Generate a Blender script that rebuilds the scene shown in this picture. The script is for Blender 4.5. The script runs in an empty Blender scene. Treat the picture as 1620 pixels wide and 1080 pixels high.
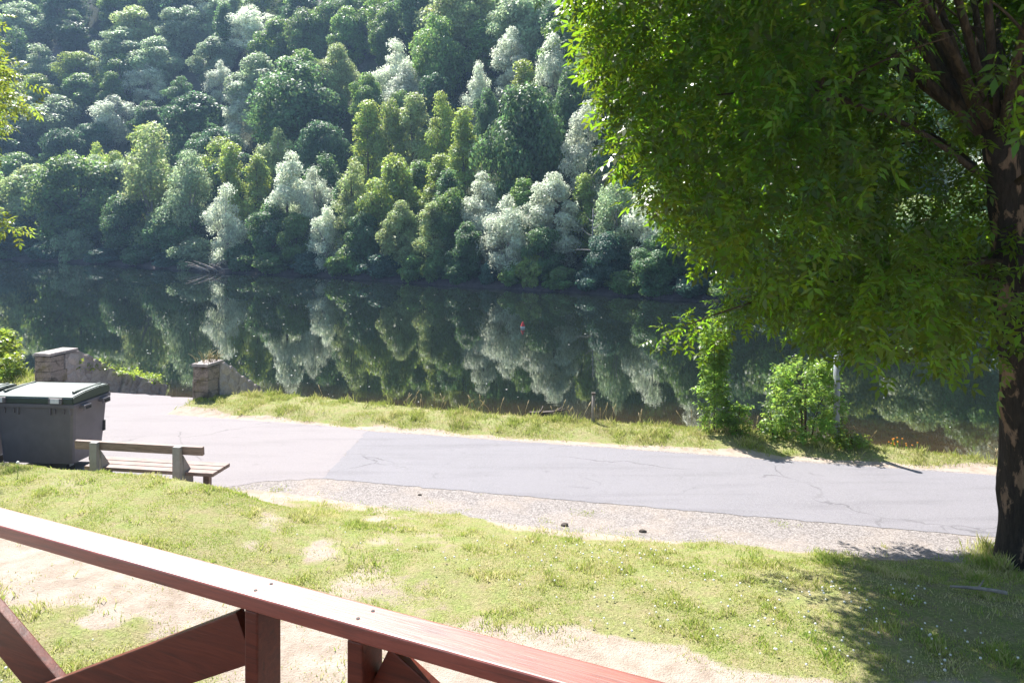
import bpy, bmesh, math, random
import numpy as np
from mathutils import Vector, Matrix

PI = math.pi
SC = bpy.context.scene
COL = SC.collection
RNG = np.random.default_rng(7)
random.seed(7)

# ------------------------------------------------------------------ camera frame helpers (photo 1620x1080)
F, HOR, ZC = 1150.0, 350.0, 3.7
WATER = -1.6
HAZE = .0005
AZ, EL = math.radians(-30), math.radians(54)
def world(px, py, Y):
    return np.array([(px - 810) / F * Y, Y, ZC - (py - HOR) / F * Y])
def pix(p):
    return 810 + F * p[0] / p[1], HOR + F * (ZC - p[2]) / p[1]
def ss(a, b, x):
    t = np.clip((np.asarray(x, float) - a) / (b - a), 0, 1)
    return t * t * (3 - 2 * t)

# ------------------------------------------------------------------ noise
def _hash(ix, iy, s):
    h = (ix.astype(np.int64) * 374761393 + iy.astype(np.int64) * 668265263 + s * 974634777) & 0xffffffff
    h = ((h ^ (h >> 13)) * 1274126177) & 0xffffffff
    return ((h ^ (h >> 16)) & 0xffff) / 65535.0
def vnoise(x, y, s=0):
    x = np.asarray(x, float); y = np.asarray(y, float)
    ix = np.floor(x); iy = np.floor(y); fx = x - ix; fy = y - iy
    fx = fx * fx * (3 - 2 * fx); fy = fy * fy * (3 - 2 * fy)
    a = _hash(ix, iy, s); b = _hash(ix + 1, iy, s); c = _hash(ix, iy + 1, s); d = _hash(ix + 1, iy + 1, s)
    return (a * (1 - fx) + b * fx) * (1 - fy) + (c * (1 - fx) + d * fx) * fy
def fbm(x, y, s=0, o=4):
    r = 0; a = 0.5
    for k in range(o):
        r = r + a * vnoise(np.asarray(x) * 2 ** k, np.asarray(y) * 2 ** k, s + k * 17); a *= 0.5
    return r / (1 - 0.5 ** o)

# ------------------------------------------------------------------ object helpers
def link(o, parent=None):
    COL.objects.link(o)
    if parent is not None: o.parent = parent
    return o
def tag(o, label=None, cat=None, group=None, kind=None):
    if label: o['label'] = label
    if cat: o['category'] = cat
    if group: o['group'] = group
    if kind: o['kind'] = kind
    return o
def empty(name, loc=(0, 0, 0), rz=0.0):
    o = bpy.data.objects.new(name, None)
    o.location = tuple(float(v) for v in loc); o.rotation_euler = (0, 0, rz); o.empty_display_size = 0.3
    return link(o)
def np_mesh(name, verts, faces, mat, smooth=False):
    """verts (N,3); faces list of arrays (M,k)"""
    me = bpy.data.meshes.new(name)
    verts = np.asarray(verts, np.float32)
    if not isinstance(faces, (list, tuple)): faces = [faces]
    faces = [np.asarray(f, np.int32) for f in faces if len(f)]
    loops = np.concatenate([f.ravel() for f in faces])
    tot = np.concatenate([np.full(len(f), f.shape[1], np.int32) for f in faces])
    start = np.concatenate([[0], np.cumsum(tot)[:-1]]).astype(np.int32)
    me.vertices.add(len(verts)); me.vertices.foreach_set('co', verts.ravel())
    me.loops.add(len(loops)); me.loops.foreach_set('vertex_index', loops)
    me.polygons.add(len(tot)); me.polygons.foreach_set('loop_start', start)
    me.polygons.foreach_set('loop_total', tot)
    me.update(calc_edges=True)
    if smooth: me.polygons.foreach_set('use_smooth', np.ones(len(tot), bool))
    if mat is not None: me.materials.append(mat)
    return me
def np_obj(name, verts, faces, mat, parent=None, smooth=False):
    return link(bpy.data.objects.new(name, np_mesh(name, verts, faces, mat, smooth)), parent)
class MB:
    """small bmesh collector: bevelled boxes, prisms, tubes"""
    def __init__(self): self.bm = bmesh.new()
    def _merge(self, t, M):
        t.transform(M); me = bpy.data.meshes.new('tmp'); t.to_mesh(me); t.free()
        self.bm.from_mesh(me); bpy.data.meshes.remove(me)
    def box(self, c, s, rot=None, bev=0.004, seg=2):
        t = bmesh.new(); bmesh.ops.create_cube(t, size=1.0)
        for v in t.verts: v.co = Vector((v.co.x * s[0], v.co.y * s[1], v.co.z * s[2]))
        if bev: bmesh.ops.bevel(t, geom=list(t.edges), offset=bev, segments=seg, affect='EDGES', profile=.6)
        M = Matrix.Translation(Vector(c)) @ (rot.to_4x4() if rot is not None else Matrix.Identity(4))
        self._merge(t, M); return self
    def prism(self, prof, y0, y1, bev=0.0, M=None):
        """profile in XZ extruded along Y"""
        t = bmesh.new()
        a = [t.verts.new((p[0], y0, p[1])) for p in prof]; b = [t.verts.new((p[0], y1, p[1])) for p in prof]
        n = len(prof); t.faces.new(a); t.faces.new(b[::-1])
        for i in range(n): t.faces.new((a[i], b[i], b[(i + 1) % n], a[(i + 1) % n]))
        bmesh.ops.recalc_face_normals(t, faces=list(t.faces))
        if bev: bmesh.ops.bevel(t, geom=list(t.edges), offset=bev, segments=2, affect='EDGES')
        self._merge(t, M or Matrix.Identity(4)); return self
    def cyl(self, a, b, r0, r1=None, seg=14, bev=0):
        r1 = r0 if r1 is None else r1
        a = Vector(a); b = Vector(b); d = b - a
        t = bmesh.new(); bmesh.ops.create_cone(t, cap_ends=True, segments=seg, radius1=r0, radius2=r1, depth=d.length)
        if bev: bmesh.ops.bevel(t, geom=[e for e in t.edges if len(e.link_faces) == 2 and any(len(f.verts) > 4 for f in e.link_faces)], offset=bev, segments=2, affect='EDGES')
        M = Matrix.Translation((a + b) / 2) @ d.to_track_quat('Z', 'Y').to_matrix().to_4x4()
        self._merge(t, M); return self
    def sphere(self, c, r, sc=(1, 1, 1), sub=2):
        t = bmesh.new(); bmesh.ops.create_icosphere(t, subdivisions=sub, radius=r)
        self._merge(t, Matrix.Translation(Vector(c)) @ Matrix.Diagonal((*sc, 1))); return self
    def build(self, name, mat, parent=None, smooth=False):
        me = bpy.data.meshes.new(name); self.bm.to_mesh(me); self.bm.free()
        if smooth:
            for p in me.polygons: p.use_smooth = True
        me.materials.append(mat)
        return link(bpy.data.objects.new(name, me), parent)
def tube_np(pts, rad, seg=8, rough=0.0, seed=0):
    pts = np.asarray(pts, float); n = len(pts); rad = np.asarray(rad, float)
    tan = np.gradient(pts, axis=0); tan /= np.linalg.norm(tan, axis=1)[:, None] + 1e-9
    ref = np.array([1., 0, 0]) if abs(tan[0][0]) < .8 else np.array([0, 1., 0])
    V = []
    u = np.cross(tan[0], ref); u /= np.linalg.norm(u)
    for i in range(n):
        u = u - tan[i] * np.dot(u, tan[i]); u /= np.linalg.norm(u) + 1e-9
        w = np.cross(tan[i], u)
        a = np.linspace(0, 2 * PI, seg, endpoint=False)
        r = np.full(seg, rad[i])
        if rough: r = r * (1 + rough * (2 * vnoise(np.cos(a) * 2 + 7 + seed, np.sin(a) * 2 + i * .35 + seed * 3, seed) - 1))
        V.append(pts[i] + np.outer(np.cos(a) * r, u) + np.outer(np.sin(a) * r, w))
    V = np.concatenate(V)
    i = np.arange(n - 1)[:, None] * seg; j = np.arange(seg)[None, :]; j2 = (j + 1) % seg
    Fq = np.stack([i + j, i + j2, i + seg + j2, i + seg + j], -1).reshape(-1, 4)
    cap = np.array([V[:seg].mean(0), V[-seg:].mean(0)]); m = len(V)
    V = np.concatenate([V, cap]); jj = np.arange(seg); j2 = (jj + 1) % seg
    T = np.concatenate([np.stack([j2, jj, np.full(seg, m)], -1), np.stack([(n - 1) * seg + jj, (n - 1) * seg + j2, np.full(seg, m + 1)], -1)])
    return V, Fq, T
class Acc:
    def __init__(self): self.v = []; self.f = {}; self.n = 0
    def add(self, v, *fs):
        for f in fs:
            f = np.asarray(f); self.f.setdefault(f.shape[1], []).append(f + self.n)
        self.v.append(np.asarray(v)); self.n += len(v)
    def obj(self, name, mat, parent=None, smooth=False):
        return np_obj(name, np.concatenate(self.v), [np.concatenate(x) for x in self.f.values()], mat, parent, smooth)
def bez(p0, p1, p2, n=10):
    t = np.linspace(0, 1, n)[:, None]
    return (1 - t) ** 2 * np.asarray(p0, float) + 2 * t * (1 - t) * np.asarray(p1, float) + t * t * np.asarray(p2, float)

# ------------------------------------------------------------------ materials
def nmat(name):
    m = bpy.data.materials.new(name); m.use_nodes = True
    nt = m.node_tree; nt.nodes.clear()
    out = nt.nodes.new('ShaderNodeOutputMaterial')
    return m, nt, out
class NT:
    def __init__(self, name): self.m, self.nt, self.out = nmat(name)
    def n(self, t, **kw):
        o = self.nt.nodes.new('ShaderNode' + t)
        for k, v in kw.items():
            if k.startswith('i_'): o.inputs[k[2:].replace('_', ' ')].default_value = v
            else: setattr(o, k, v)
        return o
    def l(self, a, b): self.nt.links.new(a, b)
    def coord(self, which='Object', scale=(1, 1, 1)):
        tc = self.n('TexCoord'); mp = self.n('Mapping'); mp.inputs['Scale'].default_value = scale
        self.l(tc.outputs[which], mp.inputs['Vector']); return mp.outputs['Vector']
    def noise(self, vec, scale, detail=4, rough=.6, dist=0.0):
        o = self.n('TexNoise'); o.inputs['Scale'].default_value = scale; o.inputs['Detail'].default_value = detail
        o.inputs['Roughness'].default_value = rough; o.inputs['Distortion'].default_value = dist
        if vec is not None: self.l(vec, o.inputs['Vector'])
        return o.outputs['Fac']
    def ramp(self, fac, stops):
        o = self.n('ValToRGB'); cr = o.color_ramp
        while len(cr.elements) < len(stops): cr.elements.new(.5)
        for e, (p, c) in zip(cr.elements, stops):
            e.position = p; e.color = (*c, 1) if len(c) == 3 else c
        self.l(fac, o.inputs['Fac']); return o.outputs['Color']
    def mix(self, a, b, fac, blend='MIX'):
        o = self.n('Mix', data_type='RGBA', blend_type=blend)
        for s, v in ((6, a), (7, b)):
            if isinstance(v, tuple): o.inputs[s].default_value = (*v, 1) if len(v) == 3 else v
            else: self.l(v, o.inputs[s])
        if isinstance(fac, (int, float)): o.inputs[0].default_value = fac
        else: self.l(fac, o.inputs[0])
        return o.outputs[2]
    def math(self, op, a, b=None, clamp=False):
        o = self.n('Math', operation=op, use_clamp=clamp)
        for s, v in ((0, a), (1, b)):
            if v is None: continue
            if isinstance(v, (int, float)): o.inputs[s].default_value = v
            else: self.l(v, o.inputs[s])
        return o.outputs[0]
    def bsdf(self, col, rough=.6, spec=.5, bump=None, bstr=.3, bdist=.02, **kw):
        b = self.n('BsdfPrincipled')
        for nm, v in (('Base Color', col), ('Roughness', rough)):
            if isinstance(v, tuple): b.inputs[nm].default_value = (*v, 1)
            elif isinstance(v, (int, float)): b.inputs[nm].default_value = v
            else: self.l(v, b.inputs[nm])
        b.inputs['Specular IOR Level'].default_value = spec
        for k, v in kw.items(): b.inputs[k.replace('_', ' ')].default_value = v
        if bump is not None:
            bp = self.n('Bump'); bp.inputs['Strength'].default_value = bstr; bp.inputs['Distance'].default_value = bdist
            self.l(bump, bp.inputs['Height']); self.l(bp.outputs['Normal'], b.inputs['Normal'])
        return b
    def done(self, sh): self.l(sh, self.out.inputs['Surface']); return self.m

def leaf_material(name, base=None, trans=.4, rough=.45, spec=.5, var=.35, tval=2.1, thue=.462):
    """base None -> colour comes from the object's own colour"""
    t = NT(name)
    geo = t.n('NewGeometry'); rnd = geo.outputs['Random Per Island']
    if base is None:
        oi = t.n('ObjectInfo'); c0 = oi.outputs['Color']
    else:
        r = t.n('RGB'); r.outputs[0].default_value = (*base, 1); c0 = r.outputs[0]
    hs = t.n('HueSaturation')
    cl = t.noise(t.coord('Object'), .55, 3, .6); cv = t.n('HueSaturation'); t.l(c0, cv.inputs['Color']); t.l(t.math('ADD', t.math('MULTIPLY', cl, 1.4), .32), cv.inputs['Value']); t.l(t.math('ADD', t.math('MULTIPLY', cl, .06), .47), cv.inputs['Hue'])
    t.l(cv.outputs['Color'], hs.inputs['Color'])
    t.l(t.math('ADD', t.math('MULTIPLY', rnd, .05), .475), hs.inputs['Hue'])
    t.l(t.math('ADD', t.math('MULTIPLY', rnd, 2 * var), 1 - var), hs.inputs['Value'])
    c = hs.outputs['Color']
    b = t.bsdf(c, rough, spec)
    tr = t.n('BsdfTranslucent')
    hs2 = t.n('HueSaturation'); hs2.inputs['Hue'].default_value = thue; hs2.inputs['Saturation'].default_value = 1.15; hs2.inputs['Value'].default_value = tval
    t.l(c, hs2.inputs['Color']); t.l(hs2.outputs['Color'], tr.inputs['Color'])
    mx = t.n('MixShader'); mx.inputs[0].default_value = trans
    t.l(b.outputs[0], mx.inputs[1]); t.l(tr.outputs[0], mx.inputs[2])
    return t.done(mx.outputs[0])
def bark_material(name, dark, pale, thr=.55, scale=3.0, zs=.35):
    t = NT(name); v = t.coord('Object', (1, 1, zs))
    n1 = t.noise(v, scale, 5, .65, .4); n2 = t.noise(t.coord('Object', (6, 6, 1.2)), 5, 6, .7)
    c = t.mix(t.ramp(n2, [(.3, tuple(x * .5 for x in dark)), (.7, tuple(min(1, x * 1.6) for x in dark))]), t.ramp(n2, [(.3, tuple(x * .6 for x in pale)), (.7, pale)]),
              t.ramp(n1, [(thr - .02, (0, 0, 0)), (thr + .02, (1, 1, 1))]))
    h = t.math('ADD', n2, t.math('MULTIPLY', n1, .6))
    return t.done(t.bsdf(c, .85, .25, h, .9, .04).outputs[0])

M = {}
M['far_leaf'] = leaf_material('far_leaf', None, .38, .48, .45, .34, 2.3, .471)
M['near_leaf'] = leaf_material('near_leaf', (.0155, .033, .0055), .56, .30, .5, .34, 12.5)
M['left_leaf'] = leaf_material('left_leaf', (.125, .195, .045), .5, .34, .6, .30, 2.7)
M['bank_leaf'] = leaf_material('bank_leaf', (.11, .20, .055), .58, .38, .5, .30, 2.7)
M['far_bark'] = bark_material('far_bark', (.10, .085, .07), (.30, .28, .25), .6, 1.2)
M['pale_bark'] = bark_material('pale_bark', (.34, .31, .28), (.55, .52, .50), .5, 2)
M['near_bark'] = bark_material('near_bark', (.04, .031, .024), (.33, .22, .145), .57, 5.5, .35)
M['limb_bark'] = bark_material('limb_bark', (.07, .05, .032), (.16, .115, .07), .55, 3.0)

# ground: masks painted in an attribute (what the ground is made of)
def ground_material():
    t = NT('ground'); at = t.n('Attribute', attribute_name='cover'); sp = t.n('SeparateColor')
    t.l(at.outputs['Color'], sp.inputs[0]); R, G, B = sp.outputs[0], sp.outputs[1], sp.outputs[2]
    v = t.coord('Object')
    nf = t.noise(v, 38, 5, .75); nm = t.noise(v, 5.5, 5, .65); ng = t.noise(v, 1.3, 4, .6); nff = t.noise(v, 150, 3, .7)
    sand = t.ramp(nm, [(.30, (.32, .255, .205)), (.55, (.43, .36, .305)), (.75, (.50, .43, .37))])
    sand = t.mix(sand, (.20, .15, .11), t.math('MULTIPLY', t.ramp(nf, [(.60, (0, 0, 0)), (.70, (1, 1, 1))]), .55))
    vo = t.n('TexVoronoi'); vo.inputs['Scale'].default_value = 60; t.l(v, vo.inputs['Vector'])
    bw = t.n('RGBToBW'); t.l(vo.outputs['Color'], bw.inputs[0])
    gravel = t.ramp(bw.outputs[0], [(.2, (.195, .175, .17)), (.5, (.29, .262, .255)), (.85, (.38, .35, .34))])
    gravel = t.mix(gravel, sand, t.ramp(ng, [(.45, (0, 0, 0)), (.66, (.45, .45, .45))]))
    soil = t.ramp(nf, [(.3, (.20, .17, .09)), (.55, (.33, .29, .155)), (.8, (.47, .41, .27))])
    soil = t.mix(soil, t.ramp(nf, [(.35, (.11, .18, .035)), (.65, (.28, .38, .085))]), t.math('MULTIPLY', t.ramp(nm, [(.36, (0, 0, 0)), (.66, (1, 1, 1))]), .6))
    def edge(m):
        return t.ramp(t.math('ADD', m, t.math('MULTIPLY', t.math('SUBTRACT', t.math('ADD', t.math('MULTIPLY', nm, .6), t.math('MULTIPLY', nf, .4)), .5), .9)), [(.42, (0, 0, 0)), (.58, (1, 1, 1))])
    mud = t.ramp(nm, [(.3, (.05, .038, .025)), (.7, (.11, .085, .055))])
    c = t.mix(sand, gravel, edge(G)); c = t.mix(c, soil, edge(R)); c = t.mix(c, mud, edge(B))
    h = t.math('ADD', t.math('MULTIPLY', nf, .6), t.math('ADD', t.math('MULTIPLY', nff, .35), t.math('MULTIPLY', vo.outputs['Distance'], .3)))
    return t.done(t.bsdf(c, .95, .15, h, .8, .03).outputs[0])
M['ground'] = ground_material()
def asphalt(name, lo, hi, tint):
    t = NT(name); v = t.coord('Object')
    n1 = t.noise(v, 120, 3, .8); n2 = t.noise(v, .9, 4, .6, .3); n3 = t.noise(t.coord('Object', (.25, 2.2, 1)), 1.6, 4, .6)
    c = t.ramp(n1, [(.25, lo), (.5, tuple((a + b) / 2 for a, b in zip(lo, hi))), (.75, hi)])
    c = t.mix(c, tint, t.math('MULTIPLY', t.ramp(n2, [(.38, (0, 0, 0)), (.7, (1, 1, 1))]), .55))
    c = t.mix(c, tuple(x * .8 for x in lo), t.math('MULTIPLY', t.ramp(n3, [(.5, (0, 0, 0)), (.75, (1, 1, 1))]), .35))
    n5 = t.noise(v, 48, 2, .9); c = t.mix(c, tuple(min(1, x * 1.35) for x in hi), t.math('MULTIPLY', t.ramp(n5, [(.62, (0, 0, 0)), (.72, (1, 1, 1))]), .5))
    c = t.mix(c, tuple(x * .55 for x in lo), t.math('MULTIPLY', t.ramp(n5, [(.28, (1, 1, 1)), (.38, (0, 0, 0))]), .5))
    nd = t.n('TexNoise'); nd.inputs['Scale'].default_value = 1.3; nd.inputs['Detail'].default_value = 5; t.l(v, nd.inputs['Vector'])
    wv = t.n('VectorMath', operation='ADD'); sv = t.n('VectorMath', operation='SCALE'); sv.inputs['Scale'].default_value = .9
    t.l(nd.outputs['Color'], sv.inputs[0]); t.l(v, wv.inputs[0]); t.l(sv.outputs[0], wv.inputs[1])
    vo = t.n('TexVoronoi', feature='DISTANCE_TO_EDGE'); vo.inputs['Scale'].default_value = .42; t.l(wv.outputs[0], vo.inputs['Vector'])
    crack = t.math('MULTIPLY', t.ramp(vo.outputs['Distance'], [(.002, (1, 1, 1)), (.007, (0, 0, 0))]), t.ramp(t.noise(v, .5, 3, .6), [(.5, (0, 0, 0)), (.6, (.6, .6, .6))]))
    c = t.mix(c, tuple(x * .5 for x in lo), crack)
    c = t.mix(c, tuple(x * .72 for x in lo), t.math('MULTIPLY', t.ramp(t.noise(v, 2.6, 5, .7, .8), [(.64, (0, 0, 0)), (.72, (1, 1, 1))]), .35))
    return t.done(t.bsdf(c, .85, .3, n1, .6, .008).outputs[0])
M['road'] = asphalt('road', (.125, .118, .132), (.30, .29, .315), (.235, .225, .247))
M['apron'] = asphalt('apron', (.185, .168, .178), (.32, .292, .305), (.27, .248, .255))
def grass_material(name, green, lush, straw, bias=0.0):
    t = NT(name); geo = t.n('NewGeometry'); v = t.coord('Object')
    nb = t.noise(v, 1.5, 4, .6); rnd = geo.outputs['Random Per Island']
    f = t.math('ADD', t.math('ADD', t.math('MULTIPLY', nb, 1.5), t.math('MULTIPLY', rnd, .65)), -.62 + bias)
    c = t.ramp(f, [(.12, lush), (.42, green), (.78, straw), (1.0, tuple(min(1, x * 1.25) for x in straw))])
    b = t.bsdf(c, .5, .4); tr = t.n('BsdfTranslucent'); t.l(t.mix(c, (1.0, 1.0, .35), .12), tr.inputs['Color'])
    mx = t.n('MixShader'); mx.inputs[0].default_value = .42
    t.l(b.outputs[0], mx.inputs[1]); t.l(tr.outputs[0], mx.inputs[2]); return t.done(mx.outputs[0])
M['grass'] = grass_material('grass', (.42, .48, .10), (.26, .42, .06), (.70, .63, .36), .02)
M['bank_grass'] = grass_material('bank_grass', (.38, .42, .10), (.26, .36, .06), (.62, .55, .30), -.05)
M['straw'] = grass_material('straw', (.45, .38, .22), (.38, .33, .16), (.60, .50, .34), .1)
def simple(name, col, rough=.6, spec=.4, nscale=20, var=.15, bstr=.1, **kw):
    t = NT(name); n = t.noise(t.coord('Object'), nscale, 5, .65)
    c = t.ramp(n, [(.3, tuple(max(0, x * (1 - var)) for x in col)), (.7, tuple(min(1, x * (1 + var)) for x in col))])
    return t.done(t.bsdf(c, rough, spec, n, bstr, .01, **kw).outputs[0])
def water_material():
    t = NT('water'); v = t.coord('Object', (.55, 1.0, 1))
    n1 = t.noise(v, 1.1, 3, .55, .2); n2 = t.noise(t.coord('Object', (.9, 1.6, 1)), 5.5, 2, .5)
    n3 = t.noise(t.coord('Object', (.05, .12, 1)), 1.0, 3, .5)
    rip = t.math('MULTIPLY', t.math('ADD', n1, t.math('MULTIPLY', n2, .35)), t.ramp(n3, [(.35, (.35, .35, .35)), (.65, (1, 1, 1))]))
    tc = t.n('TexCoord'); sx = t.n('SeparateXYZ'); t.l(tc.outputs['Object'], sx.inputs[0])
    # the bed shows through the shallows along the near bank
    d = t.math('ADD', t.math('MULTIPLY', sx.outputs['X'], .228), t.math('MULTIPLY', sx.outputs['Y'], .974))
    d = t.math('ADD', d, t.math('MULTIPLY', t.noise(t.coord('Object'), .35, 4, .6), 3.0))
    mr = t.n('MapRange'); mr.inputs[1].default_value = 17; mr.inputs[2].default_value = 23; t.l(d, mr.inputs[0])
    bed = t.mix(t.ramp(t.noise(t.coord('Object'), 2.2, 5, .7), [(.35, (.05, .03, .013)), (.7, (.10, .062, .027))]), (.008, .012, .009), mr.outputs[0])
    b = t.bsdf(bed, .012, .5, rip, .022, .05, IOR=1.5)
    return t.done(b.outputs[0])
M['water'] = water_material()
def hill_material():
    t = NT('hill'); v = t.coord('Object'); n = t.noise(v, .5, 6, .7); n2 = t.noise(v, 3, 6, .7)
    at = t.n('Attribute', attribute_name='cover'); sp = t.n('SeparateColor'); t.l(at.outputs['Color'], sp.inputs[0])
    c = t.ramp(n2, [(.3, (.025, .04, .018)), (.7, (.07, .085, .035))])
    mud = t.ramp(n2, [(.3, (.05, .04, .042)), (.62, (.10, .085, .085)), (.8, (.24, .21, .21))])
    rock = t.ramp(n2, [(.3, (.12, .105, .11)), (.7, (.30, .27, .27))])
    c = t.mix(c, mud, sp.outputs[0]); c = t.mix(c, rock, sp.outputs[1])
    return t.done(t.bsdf(c, .95, .15, n2, .8, .3).outputs[0])
M['hill'] = hill_material()
def stone_material():
    t = NT('masonry'); v = t.coord('Object')
    wv = t.n('VectorMath', operation='ADD'); nd = t.n('TexNoise'); nd.inputs['Scale'].default_value = 3.5; t.l(v, nd.inputs['Vector'])
    sc_ = t.n('VectorMath', operation='SCALE'); sc_.inputs['Scale'].default_value = .16; t.l(nd.outputs['Color'], sc_.inputs[0])
    t.l(v, wv.inputs[0]); t.l(sc_.outputs[0], wv.inputs[1])
    vo = t.n('TexVoronoi', feature='DISTANCE_TO_EDGE'); vo.inputs['Scale'].default_value = 4.2; t.l(wv.outputs[0], vo.inputs['Vector'])
    vc = t.n('TexVoronoi'); vc.inputs['Scale'].default_value = 4.2; t.l(wv.outputs[0], vc.inputs['Vector'])
    bw = t.n('RGBToBW'); t.l(vc.outputs['Color'], bw.inputs[0])
    n = t.noise(v, 22, 6, .75); n2 = t.noise(v, 3.0, 5, .7, .5)
    c = t.ramp(bw.outputs[0], [(.2, (.32, .28, .28)), (.5, (.46, .41, .40)), (.85, (.58, .51, .48))])
    c = t.mix(c, t.ramp(n, [(.3, (.12, .11, .11)), (.7, (.62, .57, .55))]), .45)
    c = t.mix(c, (.40, .36, .33), t.ramp(vo.outputs['Distance'], [(.015, (.85, .85, .85)), (.05, (0, 0, 0))]))
    c = t.mix(c, (.045, .04, .042), t.math('MULTIPLY', t.ramp(t.math('ADD', n2, t.math('MULTIPLY', n, .3)), [(.76, (0, 0, 0)), (.86, (1, 1, 1))]), .75))
    h = t.math('ADD', t.math('MULTIPLY', vo.outputs['Distance'], 1.6, True), t.math('MULTIPLY', n, .4))
    return t.done(t.bsdf(c, .92, .2, h, .9, .05).outputs[0])
M['masonry'] = stone_material()
def quoin_material():
    t = NT('quoin'); v = t.coord('Object'); n = t.noise(v, 3.2, 6, .7, .6); n2 = t.noise(v, 25, 5, .7)
    c = t.ramp(n2, [(.3, (.23, .19, .165)), (.7, (.40, .335, .29))])
    c = t.mix(c, (.04, .032, .022), t.ramp(n, [(.47, (0, 0, 0)), (.62, (.88, .88, .88))]))
    c = t.mix(c, (.14, .12, .025), t.math('MULTIPLY', t.ramp(t.noise(v, 2.6, 4, .6), [(.5, (0, 0, 0)), (.62, (1, 1, 1))]), .6))
    return t.done(t.bsdf(c, .92, .2, n2, .7, .02).outputs[0])
M['quoin'] = quoin_material()
M['coping'] = simple('coping', (.33, .29, .27), .9, .2, 14, .35, .4)
M['moss'] = simple('moss', (.12, .17, .03), .95, .1, 30, .5, .8)
def rail_wood(name, col, hi, rough, coat):
    t = NT(name); v = t.coord('Object', (1.2, 14, 14)); n = t.noise(v, 3.0, 6, .65, 1.2); n2 = t.noise(t.coord('Object', (3, 60, 60)), 4, 3, .6); n3 = t.noise(t.coord('Object'), 5, 4, .6)
    c = t.ramp(n, [(.28, tuple(x * .45 for x in col)), (.5, col), (.75, hi)])
    c = t.mix(c, tuple(x * .35 for x in col), t.math('MULTIPLY', t.ramp(n2, [(.55, (0, 0, 0)), (.7, (1, 1, 1))]), .5))
    vk = t.n('TexVoronoi'); vk.inputs['Scale'].default_value = 2.3; t.l(t.coord('Object', (1, 3.2, 3.2)), vk.inputs['Vector'])
    c = t.mix(c, tuple(x * .22 for x in col), t.ramp(vk.outputs['Distance'], [(.05, (.9, .9, .9)), (.12, (0, 0, 0))]))
    sp_ = .9 if coat > .8 else .5
    nw = t.noise(t.coord('Object', (1.5, 9, 9)), 2.2, 6, .75, .6)
    c = t.mix(c, tuple(min(1, .3 + x * .9) for x in col), t.math('MULTIPLY', t.ramp(nw, [(.62, (0, 0, 0)), (.74, (1, 1, 1))]), .15))
    rg = t.ramp(n3, [(.3, (rough - .06,) * 3), (.7, (rough + .10,) * 3)])
    b = t.bsdf(c, rg, sp_, t.math('ADD', n, t.math('MULTIPLY', n2, .5)), .25, .004)
    b.inputs['Coat Weight'].default_value = coat; b.inputs['Coat Roughness'].default_value = rough * .9
    return t.done(b.outputs[0])
M['rail_top'] = rail_wood('rail_top', (.25, .042, .022), (.37, .08, .045), .46, .9)
M['rail_post'] = rail_wood('rail_post', (.12, .020, .008), (.19, .040, .016), .42, .15)
M['bench_wood'] = rail_wood('bench_wood', (.25, .175, .155), (.36, .275, .25), .62, 0)
M['bench_metal'] = simple('bench_metal', (.29, .275, .27), .6, .4, 12, .12)
M['bin_body'] = simple('bin_body', (.15, .135, .15), .5, .5, 6, .12, .08)
M['bin_lid'] = simple('bin_lid', (.055, .074, .063), .42, .5, 6, .12, .05)
M['bin_lid_glare'] = simple('bin_lid_glare', (.27, .31, .30), .4, .5, 5, .12, .05)  # lid plastic with the glare on its top painted in as a paler tone
M['sticker'] = simple('sticker', (.75, .75, .76), .5, .4, 60, .1)
M['black'] = simple('black', (.02, .02, .022), .6, .4)
M['rubber'] = simple('rubber', (.03, .03, .03), .8, .3)
M['zinc'] = simple('zinc', (.30, .33, .37), .5, .5, 20, .15)
M['grey_wood'] = simple('grey_wood', (.28, .25, .23), .9, .2, 18, .35, .5)
M['dead_wood'] = simple('dead_wood', (.36, .31, .27), .9, .2, 14, .35, .5)
M['wet_wood'] = simple('wet_wood', (.06, .04, .028), .6, .4, 14, .35, .5)
M['red_paint'] = simple('red_paint', (.65, .06, .05), .45, .5, 8, .1)
M['white_paint'] = simple('white_paint', (.75, .74, .72), .5, .5, 8, .08)
M['petal'] = simple('petal', (.8, .8, .74), .7, .3)
M['orange_petal'] = simple('orange_petal', (.75, .28, .03), .7, .3)
M['stone'] = simple('stone', (.10, .085, .075), .9, .2, 18, .4, .6)
M['deck'] = rail_wood('deck', (.10, .05, .035), (.16, .08, .06), .6, 0)

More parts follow.
